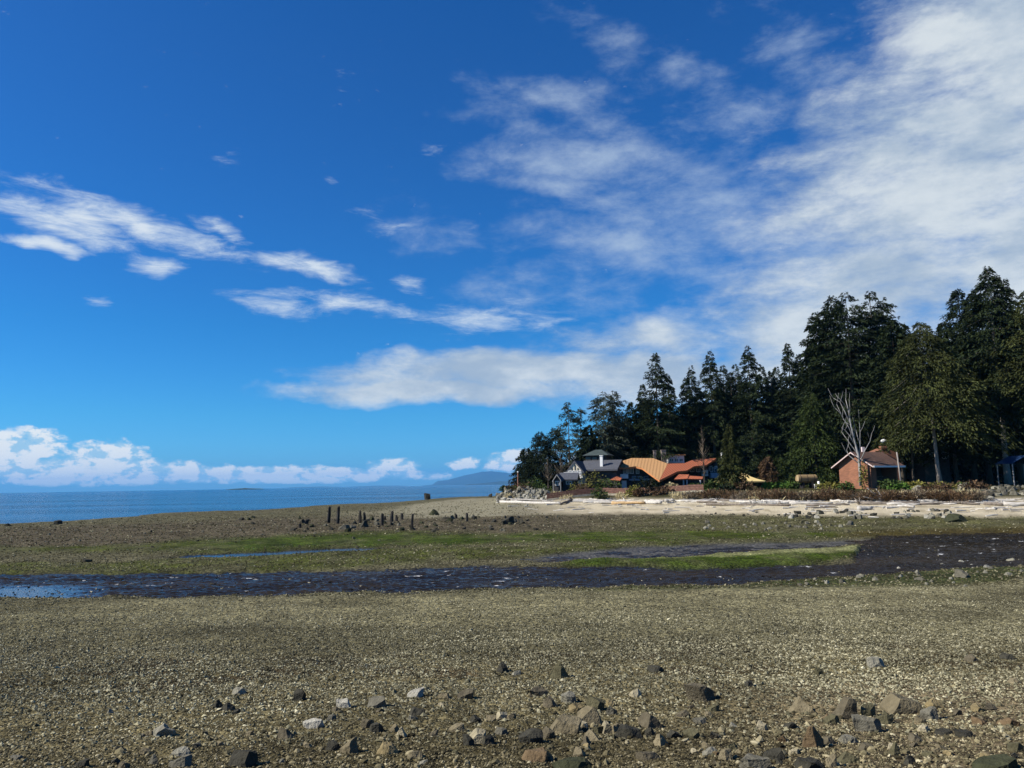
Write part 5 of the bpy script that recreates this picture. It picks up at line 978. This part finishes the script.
for px, py, w, t, lab in [(943, 566, 8, 'pale', 'round pale stone in the shallows, first of two at the near bank'), (961, 564, 8, 'white', 'round whitish stone in the shallows just right of the first'), (899, 571, 9, 'white', 'flat white stone on the weedy near bank'), (962, 577, 15, 'grey', 'big rounded grey-brown stone on the near bank'), (864, 575, 7, 'white', 'white stone at the left of the weedy near bank'), (1012, 562, 10, 'pale', 'pale stone at the right end of the near bank'), (921, 580, 11, 'grey', 'flat grey stone where weed meets shingle'), (985, 573, 7, 'pale', 'pale stone right of the big rounded one'), (1008, 575, 9, 'pale', 'pale rounded stone by the shingle at the right'), (862, 545, 4, 'olive', 'small stone rising from the pool at its left')]:
    stone(px, py, w, t, lab, None, squash=.8)

# pilings
for px, top, base, w, lean, lab in [(328, 507, 523, 2.2, .10, 'tall dark piling, leftmost of the two tallest'), (337.5, 507, 523.5, 2.3, .06, 'tall dark piling, right one of the two tallest'), (360, 511, 523, 1.9, .0, 'slim piling right of the two tallest, left of a pair'), (364.5, 512.5, 523, 1.8, -.02, 'slim piling, right of a pair'), (382, 514, 526, 2.1, .02, 'broken piling with a stub beside it'),
    (391, 511.5, 522, 2.4, .12, 'thick broken piling leaning left of a low stub'), (396.5, 515, 521, 1.6, 0, 'low stub right of the thick broken piling'), (402, 513.5, 519.5, 1.8, 0, 'short stub with a foot spreading right'), (411.5, 514, 527, 2.0, .10, 'piling standing apart, nearest to the weed'), (467, 513, 521.5, 1.8, .0, 'last piling on the right, short with a square top'), (456, 514.5, 518.5, 2.4, 0, 'low dark stump left of the last piling'), (300, 524, 528, 2, 0, 'low dark stump left of the two tallest pilings'), (306.5, 520, 524.5, 2.2, 0, 'second low stump left of the two tallest pilings'), (385, 516.5, 520, 1.5, 0, 'little stub behind the broken piling')]:
    g = ground(px, base, 40); s = g.y / FPX; h = (base - top) * s; r = w * s * .68
    mb = MB(); mb.tube([Vector((0, 0, -.4)), Vector((lean * h * .5, .02, h * .5)), Vector((lean * h, 0, h * .93)), Vector((lean * h + r * .2, 0, h))], [r * 1.1, r, r * .9, r * .45], 9)
    for v in mb.bm.verts: v.co += Vector((random.uniform(-.04, .04), random.uniform(-.04, .04), random.uniform(-.05, .05)))
    me = bpy.data.meshes.new('piling'); mb.bm.to_mesh(me); mb.bm.free(); o = link('piling', me, PILE); o.location = g; tag(o, lab, 'piling', 'old pilings on the gravel bar')

# driftwood
def log(x0, y0, x1, y1, w, mat, lab, D0=None, roots=False, lift=0):
    a = at(x0, y0, D0) if D0 else ground(x0, y0 + w / 2, 60); b = at(x1, y1, D0) if D0 else ground(x1, y1 + w / 2, 60); s = a.y / FPX; r = w * s / 2
    if D0: a.z = max(a.z, H(a.x, a.y) + r * .5); b.z = max(b.z, H(b.x, b.y) + r * .5)
    else: a.z += r * .7; b.z += r * .7
    mb = MB(); n = 8; mb.tube([a.lerp(b, k / (n - 1)) - a + Vector((0, random.uniform(-.12, .12), random.uniform(-.04, .06) + lift * k / n)) for k in range(n)], [r * (1.1 - .45 * k / (n - 1)) * random.uniform(.9, 1.1) for k in range(n)], 8)
    if roots:
        for k in range(6): e = Vector((random.uniform(-.8, .1), random.uniform(-.6, .6), random.uniform(-.2, .9))); mb.tube([(0, 0, 0), e * r * 2.2, e * r * 4], [r * .5, r * .3, r * .1], 5)
    me = bpy.data.meshes.new('driftwood_log'); mb.bm.to_mesh(me); mb.bm.free()
    for p in me.polygons: p.use_smooth = True
    o = link('driftwood_log', me, mat); o.location = a; tag(o, lab, 'log', 'driftwood logs along the top of the beach')
for L_ in [(500, 501.5, 560, 503, 3.2, DRIFT, 'long white log below the rock bank', None, True), (505, 499, 545, 500, 2.0, DRIFT, 'thin pale log just above the long white one at the rock bank'), (572, 499.5, 560, 504, 2.4, DRIFT_DARK, 'dark tangled root log left of the clipped bush', None, True), (575, 499.5, 612, 500.5, 2.2, DRIFT, 'pale log left of the yellow-brown log'),
           (612, 502.8, 645, 502.5, 3.4, DRIFT_TAN, 'yellow-brown fresh looking log on the sand'), (645, 501.2, 661, 502, 4.5, DRIFT, 'thick white log with a dark cut end'), (665, 500.5, 674, 500, 4.0, DRIFT, 'short grey log right of the thick white one'), (676, 500.6, 712, 500.8, 2.2, DRIFT, 'pale log below the russet shrubs, left end'),
           (707, 504.2, 790, 505, 2.6, DRIFT_DARK, 'long dark log lying low on the sand'), (762, 501, 800, 501.5, 3.2, DRIFT, 'white log above the long dark one'), (790, 503, 833, 502.5, 3.0, DRIFT, 'white log in the middle of the beach'), (780, 503.5, 778, 499, 2.4, DRIFT_DARK, 'short dark stump standing among the white logs'), (806, 504.8, 850, 504.3, 2.0, DRIFT_DARK, 'thin brown log below the white one mid beach'), (811, 507.2, 838, 506.8, 1.6, DRIFT_DARK, 'shortest thin log lowest on the sand mid beach'),
           (860, 503, 920, 502.5, 3.8, DRIFT_DARK, 'long dark grey log right of the branching driftwood', None, True), (918, 503.5, 980, 502, 2.6, DRIFT_DARK, 'reddish grey log right of the long dark grey one'), (985, 503, 1003, 504, 4.0, DRIFT_DARK, 'brown log in front of the boulder wall'), (1003, 503.5, 1050, 504, 4.6, DRIFT, 'thick white log at the right edge of the beach'), (898, 505.5, 915, 506.5, 3, DRIFT, 'pale log below the long dark grey one'),
           (705, 497, 716, 500, 1.8, DRIFT, 'tilted pale log poking from the russet shrubs'), (830, 500.5, 858, 501, 2.6, DRIFT, 'pale log at the foot of the brick hut bank'), (724, 500, 760, 500.2, 2.4, DRIFT, 'pale straight log under the dark bush'), (858, 508, 872, 507, 5, DRIFT, 'stubby white log near the stones on the sand')]:
    log(*L_[:7], D0=L_[7] if len(L_) > 7 else None, roots=len(L_) > 8)
for k in range(26):
    x = random.uniform(560, 1015); y = np.interp(x, [560, 700, 800, 1024], [500.5, 501.2, 502, 503]) + random.gauss(0, 1.1); l = random.uniform(10, 34)
    log(x, y, x + l, y + random.gauss(0, .9), random.uniform(1.8, 3.4), random.choice([DRIFT, DRIFT, DEADWOOD, DRIFT_DARK]), 'weathered log in the driftwood jumble along the top of the beach', roots=k % 5 == 0)
g = ground(880, 501, 60); mb = MB()
for (dx, dz) in ((-1.2, 1.4), (-.6, .9), (.5, .9), (1.0, .5), (-.2, 1.3), (-1.8, .5)): mb.tube([(.4, 0, 0), (dx * .5 + .3, .1, dz * .4), (dx, random.uniform(-.3, .3), dz)], [.16, .10, .03], 6)
o = mb.build('driftwood_branch', DRIFT); o.location = g; tag(o, 'white branching driftwood sticking up behind the long dark grey log', 'driftwood')

def debris():
    mb = MB(); n = 0
    while n < 420:
        px = random.uniform(500, 1060); zt = random.choice([random.gauss(1.45, .1), random.gauss(1.45, .1), random.gauss(1.0, .2)]); D = np.linspace(62, 122, 80); X = (px - 512) / FPX * D; z = terr_base(np.full(80, px), D); k = int(np.argmax(z > zt))
        if k == 0: continue
        n += 1; p = Vector((X[k], D[k], H(X[k], D[k]) + .05)); l = random.uniform(.3, 2.2); a = random.gauss(0, .5); d = Vector((math.cos(a), math.sin(a), random.gauss(0, .06))) * l / 2; r = random.uniform(.03, .10)
        mb.tube([p - d, p + Vector((0, 0, random.uniform(0, .04))), p + d], [r, r * .9, r * .5], 5)
    kind(mb.build('driftwood_litter', DRIFT), 'stuff')
debris()
# ------------------------------------------------------------------ uncounted stones: shingle, cobbles in the stream
def ico():
    bm = bmesh.new(); bmesh.ops.create_icosphere(bm, subdivisions=1, radius=1); V = np.array([v.co[:] for v in bm.verts]); F = np.array([[v.index for v in f.verts] for f in bm.faces]); bm.free(); return V, F
OCT = (np.array([(1, 0, 0), (-1, 0, 0), (0, 1, 0), (0, -1, 0), (0, 0, 1), (0, 0, -1.0)]), np.array([(0, 2, 4), (2, 1, 4), (1, 3, 4), (3, 0, 4), (2, 0, 5), (1, 2, 5), (3, 1, 5), (0, 3, 5)]))
def pebbles(X, Y, Z, size, base, flat=(.4, .8)):
    V0, F0 = base; n = len(X); k = len(V0)
    sc = np.stack([size * RNG.uniform(.8, 1.25, n), size * RNG.uniform(.55, 1.0, n), size * RNG.uniform(*flat, n)], 1) * .5
    V = V0[None] * (1 + RNG.normal(0, .16, (n, k, 1))) * sc[:, None, :]
    a = RNG.uniform(0, 6.283, n); b = RNG.normal(0, .35, n); ca, sa, cb, sb = np.cos(a)[:, None], np.sin(a)[:, None], np.cos(b)[:, None], np.sin(b)[:, None]
    x, y, z = V[..., 0], V[..., 1], V[..., 2]; x, z = x * cb + z * sb, -x * sb + z * cb; x, y = x * ca - y * sa, x * sa + y * ca
    V = np.stack([x + X[:, None], y + Y[:, None], z + (Z + size * .12)[:, None]], -1).reshape(-1, 3); F = (F0[None] + (np.arange(n) * k)[:, None, None]).reshape(-1, 3); return V, F
def pebmat(name, ramp):
    m, nt, N, L, B = newmat(name); g = N.new('ShaderNodeNewGeometry'); cr = N.new('ShaderNodeValToRGB'); L.new(g.outputs['Random Per Island'], cr.inputs[0]); cr.color_ramp.interpolation = 'LINEAR'
    while len(cr.color_ramp.elements) < len(ramp): cr.color_ramp.elements.new(.5)
    for i, (p, c) in enumerate(ramp): cr.color_ramp.elements[i].position = p; cr.color_ramp.elements[i].color = (c[0] * 1.24, c[1] * 1.185, c[2] * .98, 1)
    tc = N.new('ShaderNodeTexCoord'); nz = N.new('ShaderNodeTexNoise'); nz.inputs['Scale'].default_value = .26; nz.inputs['Detail'].default_value = 8; L.new(tc.outputs['Object'], nz.inputs['Vector']); mr = N.new('ShaderNodeMapRange'); mr.inputs[1].default_value = .36; mr.inputs[2].default_value = .64; mr.inputs[3].default_value = .50; mr.inputs[4].default_value = 1.08; L.new(nz.outputs['Fac'], mr.inputs[0])
    vm = N.new('ShaderNodeVectorMath'); vm.operation = 'SCALE'; L.new(cr.outputs[0], vm.inputs[0]); L.new(mr.outputs[0], vm.inputs['Scale']); L.new(vm.outputs[0], B.inputs['Base Color']); B.inputs['Roughness'].default_value = .95; B.inputs['Specular IOR Level'].default_value = .06; return m
PM = pebmat('shingle_near', [(0, (.025, .022, .015)), (.25, (.075, .067, .044)), (.55, (.135, .121, .081)), (.82, (.215, .19, .128)), (.95, (.30, .268, .19)), (1, (.40, .37, .285))])
PM2 = pebmat('shingle_far', [(0, (.03, .028, .02)), (.25, (.10, .096, .068)), (.55, (.19, .182, .135)), (.82, (.26, .248, .185)), (.96, (.335, .32, .245)), (1, (.43, .41, .33))])
def shingle():
    def field(n, q0, q1, px0=-220, px1=1240):
        px = RNG.uniform(px0, px1, n); q = RNG.uniform(q0, q1, n)
        # picture-plane density gives the same grain at every distance; the drop is EYE minus the height of the land there
        D = np.interp(q, *zip(*sorted((FPX * (EYE - z) / d, d) for d, z in NEAR[3:] + [(31, -.05)]))); X = (px - 512) / FPX * D; return X, D
    X, D = field(170000, 150, 345); qq = FPX * (EYE - np.interp(D, [p[0] for p in NEAR], [p[1] for p in NEAR])) / D; k = RNG.random(len(X)) < sstep(qq, 150, 225) * .9 + .05; X, D = X[k], D[k]; Z = terrain(X, D)[0]; s = np.clip(RNG.lognormal(math.log(.0165), .42, len(X)), .008, .06)
    V, F = pebbles(X, D, Z, s, ico()); kind(link('shingle', mesh_np('shingle', V, F), PM), 'stuff')
    X, D = field(280000, 102, 245); Z, M, *_ = terrain(X, D); qq = FPX * (EYE - np.interp(D, [p[0] for p in NEAR], [p[1] for p in NEAR])) / D; k = (M['stream'] < .55) & (M['g4'] < .5) & (RNG.random(len(X)) < 1 - .93 * sstep(qq, 145, 235)); X, D, Z = X[k], D[k], Z[k]; s = np.clip(RNG.lognormal(math.log(.033), .4, len(X)), .014, .10)
    V, F = pebbles(X, D, Z, s, OCT); kind(link('shingle', mesh_np('shingle', V, F), PM2), 'stuff')
    # stones too many to count among the named rocks low in the view, thickest at right
    n = 2600; px = RNG.uniform(60, 1100, n); keep = RNG.random(n) < np.interp(px, [60, 400, 560, 1024], [.12, .35, .8, 1]); q = 215 + 100 * RNG.random(n) ** .8; px, q = px[keep], q[keep]
    D = np.interp(q, *zip(*sorted((FPX * (EYE - z) / d, d) for d, z in NEAR[3:]))); X = (px - 512) / FPX * D; Z = terrain(X, D)[0]; s = np.clip(RNG.lognormal(math.log(.045), .4, len(X)), .02, .10)
    V, F = pebbles(X, D, Z, s, ico(), (.4, .75)); kind(link('stony_litter', mesh_np('stony_litter', V, F), PM), 'stuff')
    # cobbles breaking the stream surface and lying on the flats and bar
    n = 130000; px = RNG.uniform(-200, 1240, n); q = RNG.uniform(17, 104, n); D = FPX * EYE / q; X = (px - 512) / FPX * D; Z, M, *_ = terrain(X, D)
    w = np.maximum(M['stream'], M['pool']); pat = fbm(X * .5, D * .4, 44); kw = (w > .5) & (RNG.random(n) < .17 * (pat > .44)) ; 
    s = RNG.uniform(.05, .16, n); V, F = pebbles(X[kw], D[kw], np.full(kw.sum(), WATER - .025), s[kw], OCT, (.35, .6)); kind(link('stream_cobbles', mesh_np('stream_cobbles', V, F), pebmat('wet_cobbles', [(0, (.010, .009, .008)), (.8, (.04, .036, .027)), (.93, (.10, .095, .07)), (1, (.35, .33, .28))])), 'stuff')
    kl = (w < .2) & (M['side'] < .3) & (M['algae'] < .9) & (M['sand'] < .3) & (M['back'] < .2) & (Z > WATER) & (RNG.random(n) < .5); s = RNG.uniform(.05, .16, n) * np.clip(D / 50, .8, 1.6)
    V, F = pebbles(X[kl], D[kl], Z[kl], s[kl], OCT, (.35, .7)); kind(link('flats_gravel', mesh_np('flats_gravel', V, F), pebmat('flats_pebbles', [(0, (.03, .03, .02)), (.4, (.07, .066, .042)), (.8, (.135, .127, .082)), (1, (.32, .30, .23))])), 'stuff')
shingle()
